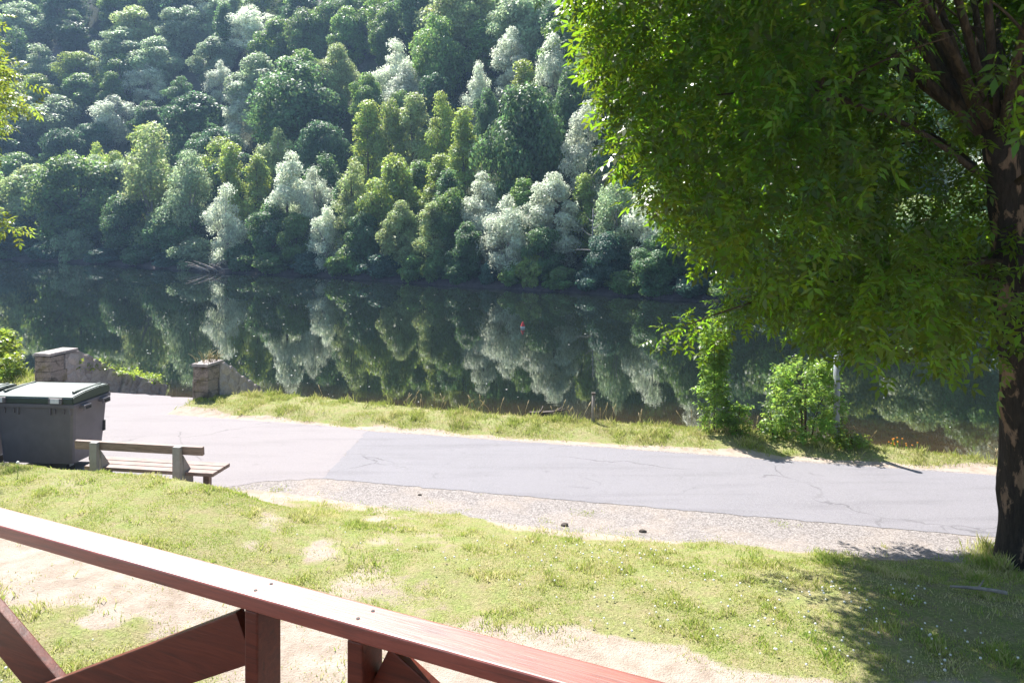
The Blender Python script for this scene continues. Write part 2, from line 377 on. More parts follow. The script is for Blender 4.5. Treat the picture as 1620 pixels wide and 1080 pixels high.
# ------------------------------------------------------------------ near terrain
CD, CN = np.array([.974, -.228]), np.array([.228, .974])
T1, T2 = 9.576, 11.89
def ut(X, Y): return X * CD[0] + Y * CD[1], X * CN[0] + Y * CN[1]
def edge_t(u): return np.interp(u, [-30, -14, -13.9, -9.6, -8.33, -3.2, 1.24, 4.6, 9, 30], [14.6, 14.0, 13.3, 13.3, 13.66, 13.15, 13.1, 12.45, 12.5, 12.6])
def lawn_edge(X): return np.interp(X, [-30, -4.6, -4.2, -3.6, -3.0, -1.6, .7, 3.1, 5.0, 12], [8.25, 8.3, 8.6, 8.95, 8.9, 8.65, 8.42, 8.5, 8.75, 8.9])   # t where the grass gives way to gravel
def terrain(X, Y, detail=True):
    X = np.asarray(X, float); Y = np.asarray(Y, float); u, t = ut(X, Y)
    k = ss(-4.1, -1.6, X)
    amp = .60 * (1 - k) + .34 * k
    zl = (1 - k) * (1 - ss(7.55, 8.35, t)) + k * (1 - ss(6.6, 9.3, t))
    z = amp * zl
    e = edge_t(u)
    z = z + .10 * ss(12.0, 12.7, t) * (1 - ss(-9.6, -9.2, u) * 0) * np.where((u > -9.6) | (u < -13.9), 1, 0)
    ramp = (u > -13.75) & (u < -9.75)
    z = z - np.where(ramp, .55, .85) * np.maximum(0, t - e) + 0
    z = np.maximum(z, -3.4)
    if detail:
        off = np.where(t > 11, ss(11.95, 12.5, t), 1 - ss(T1 - .9, T1 - .15, t)) * np.where((X < -3.2) & (t > 8.3) & (t < 14), 0, 1)
        z = z + off * (.05 * (fbm(X * .7, Y * .7, 3) - .5) + .035 * (fbm(X * 3, Y * 3, 9) - .5))
    return z
gx = np.concatenate([np.linspace(-70, -13, 40), np.arange(-12.8, 9.5, .11), np.linspace(9.8, 70, 40)])
gy = np.concatenate([np.linspace(-40, 3.0, 30), np.arange(3.2, 17.0, .10), np.linspace(17.3, 24, 14)])
def lawn_mask(X, Y):
    u, t = ut(X, Y)
    up = lawn_edge(X) + .35 * (fbm(X * 1.1, Y * 1.1, 21) - .5) * 2
    lo = np.interp(X, [-20, -9, -5.3, -3, -1.5, 1.4, 3, 6, 20], [7.4, 7.35, 7.1, 6.65, 6.28, 5.55, 5.25, 5.1, 5.0]) + .6 * (fbm(X * .9, Y * .9, 33) - .5) * 2
    m = ss(-.25, .2, up - t) * ss(-.3, .35, Y - lo)
    bald = ss(.47, .74, fbm(X * .75, Y * .75, 55)) * (.32 + .45 * ss(0, -2.5, X))            # thin dry patches on the left
    m = m * (1 - bald)
    px_, py_ = -3.5, 5.35
    p = np.exp(-(((X - px_) / 1.35) ** 2 + ((Y - py_) / .62) ** 2)) * 1.35 * ss(.32, .62, fbm(X * 1.7, Y * 1.7, 71) + .1)
    p2 = np.exp(-(((X + .3) / .8) ** 2 + ((Y - 4.7) / .3) ** 2)) * .7
    return np.clip(m + p + p2, 0, 1)
def bank_mask(X, Y):
    u, t = ut(X, Y); e = edge_t(u)
    st = 12.0 + .22 * (fbm(X * 1.3, Y * 1.3, 41) - .5) * 2 + np.interp(u, [-9.6, -7, -4], [.25, .05, 0])
    m = ss(0, .35, t - st)
    m = m * np.where((u > -9.75) | (u < -13.95), 1, 0)
    return np.clip(m, 0, 1)
GX, GY = np.meshgrid(gx, gy)
GZ = terrain(GX, GY)
U_, T_ = ut(GX, GY)
Rm = np.maximum(lawn_mask(GX, GY), bank_mask(GX, GY))
Gm = ss(lawn_edge(GX) - .2, lawn_edge(GX) + .2, T_) * (1 - ss(11.9, 12.05, T_))
Bm = ss(.35, .8, T_ - edge_t(U_))
nx, ny = len(gx), len(gy)
ii = (np.arange(ny - 1)[:, None] * nx + np.arange(nx - 1)[None, :]).ravel()
ground = np_obj('ground', np.stack([GX, GY, GZ], -1).reshape(-1, 3), np.stack([ii, ii + 1, ii + nx + 1, ii + nx], -1), M['ground'], None, True)
ca = ground.data.color_attributes.new('cover', 'FLOAT_COLOR', 'POINT')
ca.data.foreach_set('color', np.stack([Rm, Gm, Bm, np.ones_like(Rm)], -1).reshape(-1, 4).astype(np.float32).ravel())
tag(ground, kind='structure')

def flat_poly(name, pts, z, mat, jit=.03, step=.25, seed=0):
    """a thin sheet with a slightly ragged outline"""
    r = np.random.default_rng(seed); P = []
    for (a, b, j) in zip(pts, pts[1:] + pts[:1], range(len(pts))):
        a = np.array(a, float); b = np.array(b, float); n = max(1, int(np.linalg.norm(b - a) / step))
        for k in range(n):
            p = a + (b - a) * k / n
            if k: p = p + r.normal(0, jit, 2)
            P.append(p)
    bm = bmesh.new(); vs = [bm.verts.new((p[0], p[1], z)) for p in P]; bm.faces.new(vs)
    bmesh.ops.recalc_face_normals(bm, faces=list(bm.faces))
    if bm.faces[:][0].normal.z < 0: bmesh.ops.reverse_faces(bm, faces=list(bm.faces))
    bmesh.ops.triangulate(bm, faces=list(bm.faces))
    me = bpy.data.meshes.new(name); bm.to_mesh(me); bm.free(); me.materials.append(mat)
    return tag(link(bpy.data.objects.new(name, me)), kind='structure')
def UT(u, t): return tuple(u * CD + t * CN)
J1, J2 = (-2.73, 10.46), (-2.55, 12.82)
flat_poly('road', [J1, UT(5, T1), UT(18, T1 - .15), UT(45, T1 - .3), UT(45, T2 + .1), UT(18, T2), UT(5, T2), J2], .004, M['road'], .014, .12, 1)
flat_poly('pavement', [J2, (-4.5, 13.62), (-6.0, 14.15), (-6.38, 14.55), UT(-9.72, 13.32), UT(-13.72, 13.32), UT(-14.4, 12.9), UT(-20, 12.6), UT(-40, 12.6), UT(-40, 8.45), UT(-7.0, 8.42), (-4.35, 9.55), (-4.0, 10.1), (-3.5, 10.36), J1], .003, M['apron'], .022, .14, 2)

# ------------------------------------------------------------------ water and far hill
water = np_obj('water', [(-260, 8, 0), (200, 8, 0), (200, 240, 0), (-260, 240, 0)], np.array([[0, 1, 2, 3]]), M['water'])
water.location.z = WATER; tag(water, kind='structure')
bankpts = np.array([(-200, 132), (-71.5, 101.6), (-46, 87), (-32.4, 76), (-18.9, 70), (-5.7, 59.8), (4.2, 53.9), (12, 47.6), (15.8, 44.2), (26, 37.5), (42, 31), (80, 22), (140, 12)], float)
def bank_s(X, Y):
    """signed distance to the far waterline, positive on the hill"""
    X = np.asarray(X, float); Y = np.asarray(Y, float); P = np.stack([X, Y], -1)
    best = np.full(X.shape, 1e9); sg = np.ones(X.shape)
    for a, b in zip(bankpts[:-1], bankpts[1:]):
        d = b - a; L = np.dot(d, d); t = np.clip(((P - a) @ d) / L, 0, 1)
        q = a + t[..., None] * d; dd = np.linalg.norm(P - q, axis=-1)
        cr = d[0] * (P[..., 1] - a[1]) - d[1] * (P[..., 0] - a[0])
        m = dd < best - 1e-9; best = np.where(m, dd, best); sg = np.where(m, np.sign(cr), sg)
    return best * sg
def hill_z(X, Y, s=None):
    s = bank_s(X, Y) if s is None else s
    b = np.interp(s, [-6, -1.0, 0, .35, 1.6, 6, 20, 60, 120], [-2.5, -.5, .35, .65, .85, 3.0, 13.0, 46, 92])
    z = WATER - .35 + b * (1 + ss(4, 16, s) * np.interp(X, [-90, -50, 0, 60], [.42, .28, .06, 0]))
    return z + ss(1, 6, s) * (1.6 * (fbm(X * .09, Y * .09, 91) - .5) * 2 + .5 * (fbm(X * .5, Y * .5, 95) - .5)) + (1 - ss(1, 4, np.abs(s))) * .22 * (fbm(X * .55, Y * .55, 13) - .5)
hx = np.concatenate([np.arange(-210, -85, 3.0), np.arange(-85, 50, .8), np.arange(50, 141, 3.0)]); hy = np.concatenate([np.arange(6, 28, 1.2), np.arange(28, 112, .8), np.arange(112, 270, 3.0)])
HX, HY = np.meshgrid(hx, hy); HS = bank_s(HX, HY); HZ = hill_z(HX, HY, HS)
keep = HS > -6
n1 = len(hx); i0 = (np.arange(len(hy) - 1)[:, None] * n1 + np.arange(n1 - 1)[None, :])
kq = (keep[:-1, :-1] & keep[1:, :-1] & keep[:-1, 1:] & keep[1:, 1:])
i0 = i0[kq]
hill = np_obj('hill', np.stack([HX, HY, HZ], -1).reshape(-1, 3), np.stack([i0, i0 + 1, i0 + n1 + 1, i0 + n1], -1), M['hill'], None, True)
ca = hill.data.color_attributes.new('cover', 'FLOAT_COLOR', 'POINT')
rock = ss(.5, .62, fbm(HX * .16, HY * .16, 5)) * ss(30, 38, HS)
ca.data.foreach_set('color', np.stack([1 - ss(1.4, 2.6, HS), rock, 0 * HS, np.ones_like(HS)], -1).reshape(-1, 4).astype(np.float32).ravel())
tag(hill, kind='structure')

# ------------------------------------------------------------------ far trees: prototypes
def crown_mesh(name, seed, height, radius, base, lobes, lobe_r, leaves, leaf, shape='dome', droop=0.0, airy=0.0):
    """leaf-sized faces on many overlapping lobes; origin at the tree's foot"""
    r = np.random.default_rng(seed)
    C, Rr = [], []
    tries = 0
    while len(C) < lobes and tries < 6000:
        tries += 1
        h = r.random()
        if shape == 'dome': w = math.sqrt(max(0.03, 1 - (max(0, h - .42) / .58) ** 2)) * (.72 + .28 * min(1, h / .35))
        elif shape == 'tall': w = math.sin(PI * min(1, .16 + .84 * h) ** 1.05) ** .75 * .95 + .05
        elif shape == 'cone': w = (1 - h) ** .75 * (.6 + .4 * min(1, h / .15)) + .05
        else: w = math.sqrt(max(0.02, 1 - (2 * h - 1) ** 2))
        a = r.random() * 2 * PI; q = (r.random() ** .42)
        lr = lobe_r * (.65 + .7 * r.random())
        rad = max(0, radius * w - lr * .55) * q
        rad *= 1 + .18 * math.sin(3 * a + seed)
        p = np.array([rad * math.cos(a), rad * math.sin(a), base + (height - base - lr * .6) * h])
        if any(np.linalg.norm(p - c) < .42 * (lr + k) for c, k in zip(C, Rr)): continue
        C.append(p); Rr.append(lr)
    C = np.array(C); Rr = np.array(Rr)
    wgt = Rr ** 2; idx = r.choice(len(C), leaves, p=wgt / wgt.sum())
    d = r.normal(0, 1, (leaves, 3)); d[:, 2] += .45; d /= np.linalg.norm(d, axis=1)[:, None]
    rr = Rr[idx] * np.where(r.random(leaves) < .82, .70 + .52 * r.random(leaves), .2 + .6 * r.random(leaves)) * (1 + airy * .5 * r.normal(0, 1, leaves))
    P = C[idx] + d * rr[:, None] * np.array([1, 1, .82])
    if droop: P[:, 2] -= droop * np.abs(r.normal(0, 1, leaves)) * (np.hypot(P[:, 0], P[:, 1]) / radius)
    rad_ = P - np.array([0, 0, base + (height - base) * .35]); rad_ /= np.linalg.norm(rad_, axis=1)[:, None]
    nrm = d * .65 + rad_ * .5 + r.normal(0, .48, (leaves, 3)); nrm[:, 2] += .15; nrm /= np.linalg.norm(nrm, axis=1)[:, None]
    tx = np.cross(nrm, r.normal(0, 1, (leaves, 3))); tx /= np.linalg.norm(tx, axis=1)[:, None]
    if droop: tx[:, 2] -= .9; tx -= nrm * np.sum(tx * nrm, 1)[:, None]; tx /= np.linalg.norm(tx, axis=1)[:, None]
    ty = np.cross(nrm, tx); s = leaf * (.6 + .8 * r.random(leaves))[:, None]
    asp = .30 if droop else .42
    V = np.stack([P - tx * s * .62, P + ty * s * asp + nrm * s * .08 * r.normal(0, 1, (leaves, 1)), P + tx * s * .62, P - ty * s * asp], 1).reshape(-1, 3)
    Fq = np.arange(leaves * 4).reshape(-1, 4)
    return np_mesh(name, V, Fq, M['far_leaf']), C
def trunk_mesh(name, seed, height, r0, C, mat, nb=9):
    r = np.random.default_rng(seed); A = Acc()
    top = np.array([r.normal(0, .35), r.normal(0, .35), height * .86])
    pts = bez((0, 0, -.8), (r.normal(0, .3), r.normal(0, .3), height * .45), top, 12)
    A.add(*tube_np(pts, np.linspace(r0 * 1.15, r0 * .2, 12), 7))
    for k in r.choice(len(C), min(nb, len(C)), replace=False):
        e = C[k]; i = int(np.clip((e[2] / height - .25) * 11, 2, 8)); s = pts[i]
        A.add(*tube_np(bez(s, (s + e) / 2 + np.array([0, 0, .35]), e, 7), np.linspace(r0 * .42, r0 * .1, 7), 5))
    v = np.concatenate(A.v); me = np_mesh(name, v, [np.concatenate(x) for x in A.f.values()], mat, True)
    return me
PROTO = {}
def proto(key, seed, height, radius, base, lobes, lobe_r, leaves, leaf, shape, droop=0., airy=0., r0=.22, mat='far_bark', nb=9):
    cm, C = crown_mesh('crown', seed, height, radius, base, lobes, lobe_r, leaves, leaf, shape, droop, airy)
    PROTO.setdefault(key, []).append((height, radius, cm, trunk_mesh('trunk', seed + 50, height, r0, C, M[mat], nb)))
for k in range(3): proto('dome', 11 + k, 10, 4.6, 1.2, 52, 1.25, 25000, .25, 'dome')
for k in range(3): proto('round', 31 + k, 10, 3.6, 1.0, 40, 1.1, 19000, .24, 'ball')
for k in range(3): proto('tall', 51 + k, 12, 3.0, 1.2, 46, .95, 18000, .23, 'tall', .15, .1)
for k in range(3): proto('willow', 71 + k, 11, 3.6, 1.0, 44, .95, 13000, .25, 'tall', .55, .3, .2, 'pale_bark', 16)
for k in range(2): proto('narrow', 91 + k, 11, 1.9, 1.0, 26, .75, 11000, .22, 'tall', .3, .2, .12)
for k in range(3): proto('bush', 111 + k, 3, 2.0, .15, 24, .62, 8000, .20, 'dome', 0., 0., .08)

COLS = {
    'dark green': (.095, .175, .072), 'deep green': (.07, .14, .066), 'mid green': (.15, .25, .08), 'yellow green': (.25, .34, .10),
    'pale green': (.29, .37, .17), 'silvery': (.50, .55, .45), 'grey green': (.25, .33, .20), 'teal': (.08, .155, .11),
}
NOUN = {'dome': 'domed tree', 'round': 'round tree', 'tall': 'oval tree', 'willow': 'drooping tree', 'narrow': 'slender tree', 'bush': 'low bush'}
KINDNAME = {'dome': 'broadleaf_tree', 'round': 'broadleaf_tree', 'tall': 'broadleaf_tree', 'willow': 'willow_tree', 'narrow': 'birch_tree', 'bush': 'shrub'}
TREES = []   # dict(x,y,z,h,r,kind,col,px,py,hand)
def solve_s(px, s):
    Ys = np.arange(20, 230, .1); Xs = (px - 810) / F * Ys; S = bank_s(Xs, Ys)
    i = np.argmax(S > s); return Xs[i], Ys[i]
def put(px, ytop, width, kind, col, s=None, T=None):
    if s is not None:
        X, Y = solve_s(px, s); z = float(hill_z(X, Y)); h = ZC - (ytop - HOR) / F * Y - z
    else:
        Ys = np.arange(25, 230, .2); Xs = (px - 810) / F * Ys; S = bank_s(Xs, Ys); Z = hill_z(Xs, Ys, S)
        py = HOR + F * (ZC - (Z + T)) / Ys
        ok = (S > .8) & (py <= ytop)
        i = np.argmax(ok) if ok.any() else len(Ys) - 1
        X, Y, z, h = Xs[i], Ys[i], float(Z[i]), T
    TREES.append(dict(x=float(X), y=float(Y), z=z, h=float(max(1.0, h)), r=width / 2 / F * float(Y), kind=kind, col=col, px=px, py=ytop, hand=True))
HAND = [  # px, top y, width, form, colour, s (distance from waterline)
    (-30, 262, 120, 'round', 'mid green', 2.5), (55, 262, 115, 'round', 'pale green', 3.5), (128, 240, 125, 'round', 'mid green', 3), (243, 192, 120, 'willow', 'pale green', 4), (302, 232, 90, 'willow', 'grey green', 3),
    (365, 226, 56, 'narrow', 'yellow green', 5), (408, 236, 52, 'narrow', 'yellow green', 6), (455, 231, 80, 'tall', 'silvery', 3.5), (497, 254, 60, 'willow', 'silvery', 4),
    (358, 288, 70, 'willow', 'silvery', 1.8), (516, 322, 62, 'willow', 'silvery', 1.2), (562, 256, 80, 'tall', 'pale green', 3.5), (622, 246, 92, 'round', 'yellow green', 4.5),
    (635, 318, 66, 'round', 'pale green', 1.8), (686, 312, 58, 'narrow', 'pale green', 1.8), (716, 290, 72, 'tall', 'mid green', 3.2), (768, 264, 78, 'tall', 'silvery', 4.5),
    (806, 300, 92, 'willow', 'silvery', 2.0), (876, 264, 92, 'tall', 'silvery', 3.5), (925, 274, 54, 'narrow', 'yellow green', 5), (975, 259, 84, 'willow', 'grey green', 3.5),
    (1032, 285, 90, 'willow', 'silvery', 3), (1085, 300, 90, 'round', 'mid green', 3), (1160, 310, 110, 'dome', 'dark green', 3), (1250, 300, 120, 'round', 'mid green', 3),
    (1340, 310, 120, 'dome', 'yellow green', 3), (1440, 300, 120, 'round', 'pale green', 3), (1530, 290, 130, 'dome', 'mid green', 3), (1630, 280, 140, 'round', 'dark green', 3),
    (200, 300, 80, 'round', 'dark green', 1.8), (275, 320, 80, 'round', 'dark green', 1.8), (430, 320, 80, 'round', 'dark green', 2), (470, 330, 60, 'round', 'mid green', 1.5), (575, 335, 64, 'round', 'dark green', 1.5), (740, 350, 60, 'round', 'dark green', 1.5), (860, 350, 66, 'round', 'dark green', 1.6),
    (30, 330, 90, 'round', 'teal', 1.8), (110, 320, 90, 'round', 'dark green', 1.8), (960, 360, 70, 'round', 'teal', 1.5), (1040, 370, 80, 'round', 'dark green', 1.4),
]
for h in HAND: put(*h[:5], s=h[5])
HANDT = [  # px, top y, width, form, colour, height
    (90, 152, 86, 'round', 'grey green', 9.5), (183, 146, 84, 'willow', 'silvery', 9), (312, 148, 116, 'dome', 'deep green', 10), (376, 130, 52, 'narrow', 'silvery', 10.5), (468, 94, 158, 'dome', 'dark green', 13),
    (446, 188, 56, 'bush', 'mid green', 5), (512, 188, 84, 'dome', 'deep green', 9), (583, 160, 60, 'narrow', 'yellow green', 11), (618, 150, 62, 'tall', 'yellow green', 12), (655, 148, 64, 'narrow', 'pale green', 12), (697, 146, 70, 'tall', 'yellow green', 12), (735, 170, 60, 'narrow', 'yellow green', 11),
    (831, 128, 138, 'dome', 'dark green', 14), (828, 96, 60, 'narrow', 'yellow green', 11), (930, 150, 80, 'tall', 'silvery', 12), (757, 95, 52, 'willow', 'silvery', 9), (690, 24, 96, 'dome', 'mid green', 12), (625, 60, 70, 'willow', 'silvery', 9.5), (642, 92, 70, 'willow', 'silvery', 9), (810, 44, 66, 'tall', 'silvery', 10), (876, 50, 66, 'willow', 'silvery', 10),
    (580, 118, 58, 'round', 'mid green', 8), (640, 138, 50, 'round', 'mid green', 7), (535, 70, 64, 'round', 'pale green', 10), (550, 12, 66, 'round', 'mid green', 10), (495, 10, 90, 'dome', 'mid green', 11), (610, 14, 56, 'round', 'mid green', 9),
    (340, 60, 70, 'round', 'grey green', 9), (350, 92, 46, 'willow', 'silvery', 8), (250, 60, 76, 'round', 'grey green', 10), (190, 40, 90, 'tall', 'grey green', 11), (125, 80, 70, 'round', 'yellow green', 8), (60, 70, 80, 'willow', 'grey green', 10), (215, 12, 80, 'round', 'pale green', 10), (290, 8, 80, 'round', 'grey green', 10),
    (40, 6, 90, 'round', 'grey green', 10), (120, 14, 70, 'tall', 'dark green', 9), (400, 4, 90, 'willow', 'silvery', 10), (440, 30, 80, 'round', 'mid green', 10), (130, 118, 70, 'round', 'mid green', 8), (235, 95, 70, 'willow', 'silvery', 8), (60, 118, 70, 'round', 'yellow green', 8), (290, 118, 56, 'tall', 'dark green', 8),
    (935, 60, 60, 'round', 'mid green', 9), (905, 105, 70, 'round', 'dark green', 10), (770, 140, 46, 'round', 'dark green', 8), (690, 110, 60, 'round', 'deep green', 9), (20, 200, 70, 'round', 'deep green', 8),
    (980, 170, 80, 'dome', 'dark green', 10), (1010, 110, 80, 'round', 'pale green', 10), (960, 20, 60, 'tall', 'dark green', 9), (235, 160, 56, 'round', 'dark green', 7), (150, 190, 60, 'round', 'deep green', 7),
]
for h in HANDT: put(*h[:5], T=h[5])
# low bushes along the waterline
for (px, yt, w, col) in [(12, 375, 70, 'dark green'), (75, 380, 60, 'teal'), (118, 356, 52, 'grey green'), (168, 390, 66, 'teal'), (225, 385, 60, 'dark green'), (312, 376, 70, 'grey green'), (270, 392, 50, 'teal'), (380, 385, 60, 'dark green'), (432, 398, 74, 'mid green'), (492, 396, 66, 'teal'),
                         (552, 386, 66, 'mid green'), (606, 398, 66, 'teal'), (656, 398, 60, 'mid green'), (692, 395, 44, 'mid green'), (725, 405, 50, 'dark green'), (771, 412, 30, 'teal'), (812, 412, 44, 'mid green'), (842, 398, 46, 'yellow green'), (888, 420, 60, 'mid green'), (936, 420, 56, 'teal'),
                         (990, 425, 60, 'mid green'), (1040, 425, 60, 'dark green'), (1095, 430, 60, 'teal'), (1150, 436, 70, 'mid green'), (1210, 440, 70, 'dark green'), (1290, 430, 90, 'mid green'), (1380, 430, 90, 'dark green'), (1480, 420, 100, 'mid green'), (1580, 420, 100, 'teal')]:
    put(px, yt, w, 'bush', col, s=.9)
# the rest of the wood
r = np.random.default_rng(5)
def clash(t):
    """would the new tree stand in front of a placed one?"""
    for o in TREES:
        if not o['hand'] or o['kind'] == 'bush': continue
        hw = (o['r'] + t['r'] * .5) / o['y'] * F
        if abs(o['px'] - t['px']) < hw and t['y'] < o['y']:
            hp = o['h'] / o['y'] * F
            if t['py'] < o['py'] + .42 * hp: return True
    return False
for k in range(9000):
    s = 1.5 + 46 * r.random(); q = r.random(); n_ = len(bankpts)
    X = r.uniform(-112, 46); Y = r.uniform(28, 175)
    ss_ = float(bank_s(np.array(X), np.array(Y)))
    if not (2.2 < ss_ < 60): continue
    kind = r.choice(['dome', 'round', 'round', 'tall', 'willow', 'narrow'])
    col = r.choice(['dark green', 'deep green', 'mid green', 'mid green', 'grey green', 'pale green', 'silvery', 'yellow green'], p=[.2, .14, .2, .13, .13, .09, .06, .05])
    h = r.uniform(8, 12); rad = {'dome': 4.7, 'round': 3.7, 'tall': 3.2, 'willow': 3.2, 'narrow': 2.0}[kind] * r.uniform(.85, 1.15)
    if ss_ < 6: h *= .75; rad *= .8
    if ss_ > 13: h *= 1.15; rad *= 1.28
    if any((o['x'] - X) ** 2 + (o['y'] - Y) ** 2 < (.92 * max(2.4, .5 * (o['r'] + rad) * 1.25)) ** 2 for o in TREES): continue
    z = float(hill_z(np.array(X), np.array(Y))); px, py = pix((X, Y, z + h))
    if px < -70 or px > 1660 or py < -55: continue
    t = dict(x=X, y=Y, z=z, h=h, r=rad, kind=str(kind), col=str(col), px=px, py=py, hand=False)
    if clash(t): continue
    TREES.append(t)
SKIP = {i for i in [28, 45, 89, 90, 117, 118, 119, 120, 121, 126, 130, 132, 139, 141, 142, 143, 144, 152, 153, 157, 159, 160, 165, 168, 172, 174, 177, 178, 180, 183, 187, 189, 190, 199, 202, 209, 211, 212, 217, 218, 219, 220, 221, 222, 228, 230] if TREES[i]['px'] < 960}   # hidden behind the others
ORD = 'first second third fourth fifth sixth seventh eighth ninth tenth eleventh twelfth thirteenth fourteenth fifteenth sixteenth seventeenth eighteenth nineteenth twentieth'.split()
ORD += [f'{a}-{b}' for a in ('twenty', 'thirty', 'forty') for b in ORD[:9]]
for i, t in enumerate(TREES):
    t['id'] = i
    s = float(bank_s(np.array(t['x']), np.array(t['y']))); t['s'] = s
    t['band'] = 0 if s < 7 else 1 if s < 18 else 2 if s < 31 else 3
BAND = ['at foot of far slope', 'low on far slope', 'halfway up far slope', 'high on far slope']
ZONE = [(45, 'at left picture edge'), (200, 'above left stone wall'), (420, 'above the driftwood'), (640, 'between driftwood and buoy'), (885, 'above the buoy'), (1000, 'above dead tree'), (9999, 'behind shade tree')]
buck = {}
for t in TREES:
    if t['id'] in SKIP: continue
    zn = next(n for x, n in ZONE if t['px'] < x)
    buck.setdefault((t['kind'], t['col'], t['band'], zn), []).append(t)
for (kind, col, band, zn), L in buck.items():
    L.sort(key=lambda t: t['px'])
    for j, t in enumerate(L):
        t['label'] = f"{col} {NOUN[kind]} {'on far waterline' if kind == 'bush' and band == 0 else BAND[band]} {zn}"
        if len(L) > 1: t['label'] += f", {ORD[j]} from left" if len(L) > 2 else (', the left one' if j == 0 else ', the right one')
rr = np.random.default_rng(19)
made = {}
for t in TREES:
    h0, r0, cm, tm = PROTO[t['kind']][t['id'] % len(PROTO[t['kind']])]
    rz = rr.random() * 2 * PI; jit = rr.normal(0, 1)
    if t['id'] in SKIP: continue
    root = empty(KINDNAME[t['kind']], (t['x'], t['y'], t['z'] - .15), rz)
    root.scale = (t['r'] / r0, t['r'] / r0, t['h'] / h0)
    root['tid'] = t['id']
    tag(root, t['label'], 'bush' if t['kind'] == 'bush' else 'tree', 'bushes along the far waterline' if t['kind'] == 'bush' else 'trees of the wooded hillside')
    c = np.array(COLS[t['col']]) * (1 + .10 * jit)
    for nm, me in (('crown', cm), ('trunk' if t['kind'] != 'bush' else 'stem', tm)):
        o = bpy.data.objects.new(nm, me); COL.objects.link(o); o.parent = root
        if nm == 'crown': o.color = (*np.clip(c, .01, .9), 1)

# dead pale tree by the waterline, driftwood
def stick(A, a, b, c, r0, r1, seg=6, n=9): A.add(*tube_np(bez(a, b, c, n), np.linspace(r0, r1, n), seg, .15, int(abs(a[0]) * 7) % 50))
X, Y = solve_s(935, 1.0); z = float(hill_z(np.array(X), np.array(Y)))
dt = empty('dead_tree', (X, Y, z - .1)); tag(dt, 'bare pale dead tree with short side branches by the far waterline', 'tree')
A = Acc(); H_ = ZC - (328 - HOR) / F * Y - z
stick(A, (0, 0, -.3), (.1, 0, H_ * .5), (.15, 0, H_), .12, .03); A.obj('trunk', M['pale_bark'], dt, True)
for (h, dx, dz) in [(.48, -1.3, .05), (.55, 1.1, .4), (.66, -.8, .6), (.75, .7, .5), (.84, -.5, .5), (.9, .4, .35)]:
    A = Acc(); stick(A, (.1, 0, H_ * h), (.1 + dx * .5, -.1, H_ * h + .05), (.1 + dx, -.2, H_ * h + dz), .05, .015); A.obj('branch', M['pale_bark'], dt, True)
X, Y = solve_s(348, .15); z = WATER
dw = empty('driftwood', (X, Y, z)); tag(dw, 'pile of bleached driftwood branches on the far shore', 'driftwood')
rd = np.random.default_rng(3)
for k in range(16):
    a = rd.uniform(-.5, .5); L = rd.uniform(.8, 2.6); x0 = rd.uniform(-2.2, 2.0); A = Acc()
    d = np.array([math.cos(a), math.sin(a) * .5, rd.uniform(-.1, .55)]) * (1 if rd.random() < .5 else -1); d[2] = abs(d[2])
    stick(A, (x0, rd.uniform(-.4, .5), rd.uniform(.05, .35)), tuple(np.array([x0, 0, .45]) + d * L * .5), tuple(np.array([x0, 0, .3]) + d * L), .085, .025); A.obj('branch', M['dead_wood'], dw, True)

# ------------------------------------------------------------------ compound leaves
def leaf_template(nl=7, L=.24, lw=.030, ll=.085):
    T = []
    def leaflet(o, ang, ln, wd, drop):
        c, s = math.cos(ang), math.sin(ang); b = np.array([o, 0, 0.])
        def q(a, w, z): return b + np.array([a * c - w * s, a * s + w * c, z])
        T.extend([q(0, 0, 0), q(ln * .45, wd, .006 - drop * .3), q(ln, 0, -drop), q(ln * .45, -wd, .006 - drop * .3)])
    n = nl // 2
    for k in range(n):
        o = L * (.28 + .55 * k / max(1, n - 1)); f = 1 - .12 * abs(k - n / 2)
        leaflet(o, 1.0, ll * f, lw * f * .5, .02); leaflet(o, -1.0, ll * f, lw * f * .5, .02)
    leaflet(L * .9, 0, ll * 1.1, lw * .55, .03)
    return np.array(T)
def place_leaves(P, D, N, S, T):
    """P,D(dir),N(up) (n,3), S (n,), template T (k,3) -> verts, quads"""
    D = D / (np.linalg.norm(D, axis=1)[:, None] + 1e-9); B = np.cross(N, D); B /= np.linalg.norm(B, axis=1)[:, None] + 1e-9; N = np.cross(D, B)
    V = P[:, None, :] + S[:, None, None] * (T[None, :, 0:1] * D[:, None, :] + T[None, :, 1:2] * B[:, None, :] + T[None, :, 2:3] * N[:, None, :])
    V = V.reshape(-1, 3); return V, np.arange(len(V)).reshape(-1, 4)
def shoots_to_leaves(r, SP, SD, per, length, size):
    n = len(SP); k = np.repeat(np.arange(n), per); f = np.tile(np.linspace(.05, 1, per), n)
    SDn = SD / np.linalg.norm(SD, axis=1)[:, None]
    P = SP[k] + SDn[k] * (f * length)[:, None]; P[:, 2] -= .16 * length * f ** 2
    D = SDn[k] * .7 + r.normal(0, .62, (n * per, 3)); D[:, 2] -= .28
    N = np.array([0, 0, 1.0]) + r.normal(0, .42, (n * per, 3))
    return P, D, N, size * (.65 + .6 * r.random(n * per))
LEAF9 = leaf_template(7, .23, .036, .09)

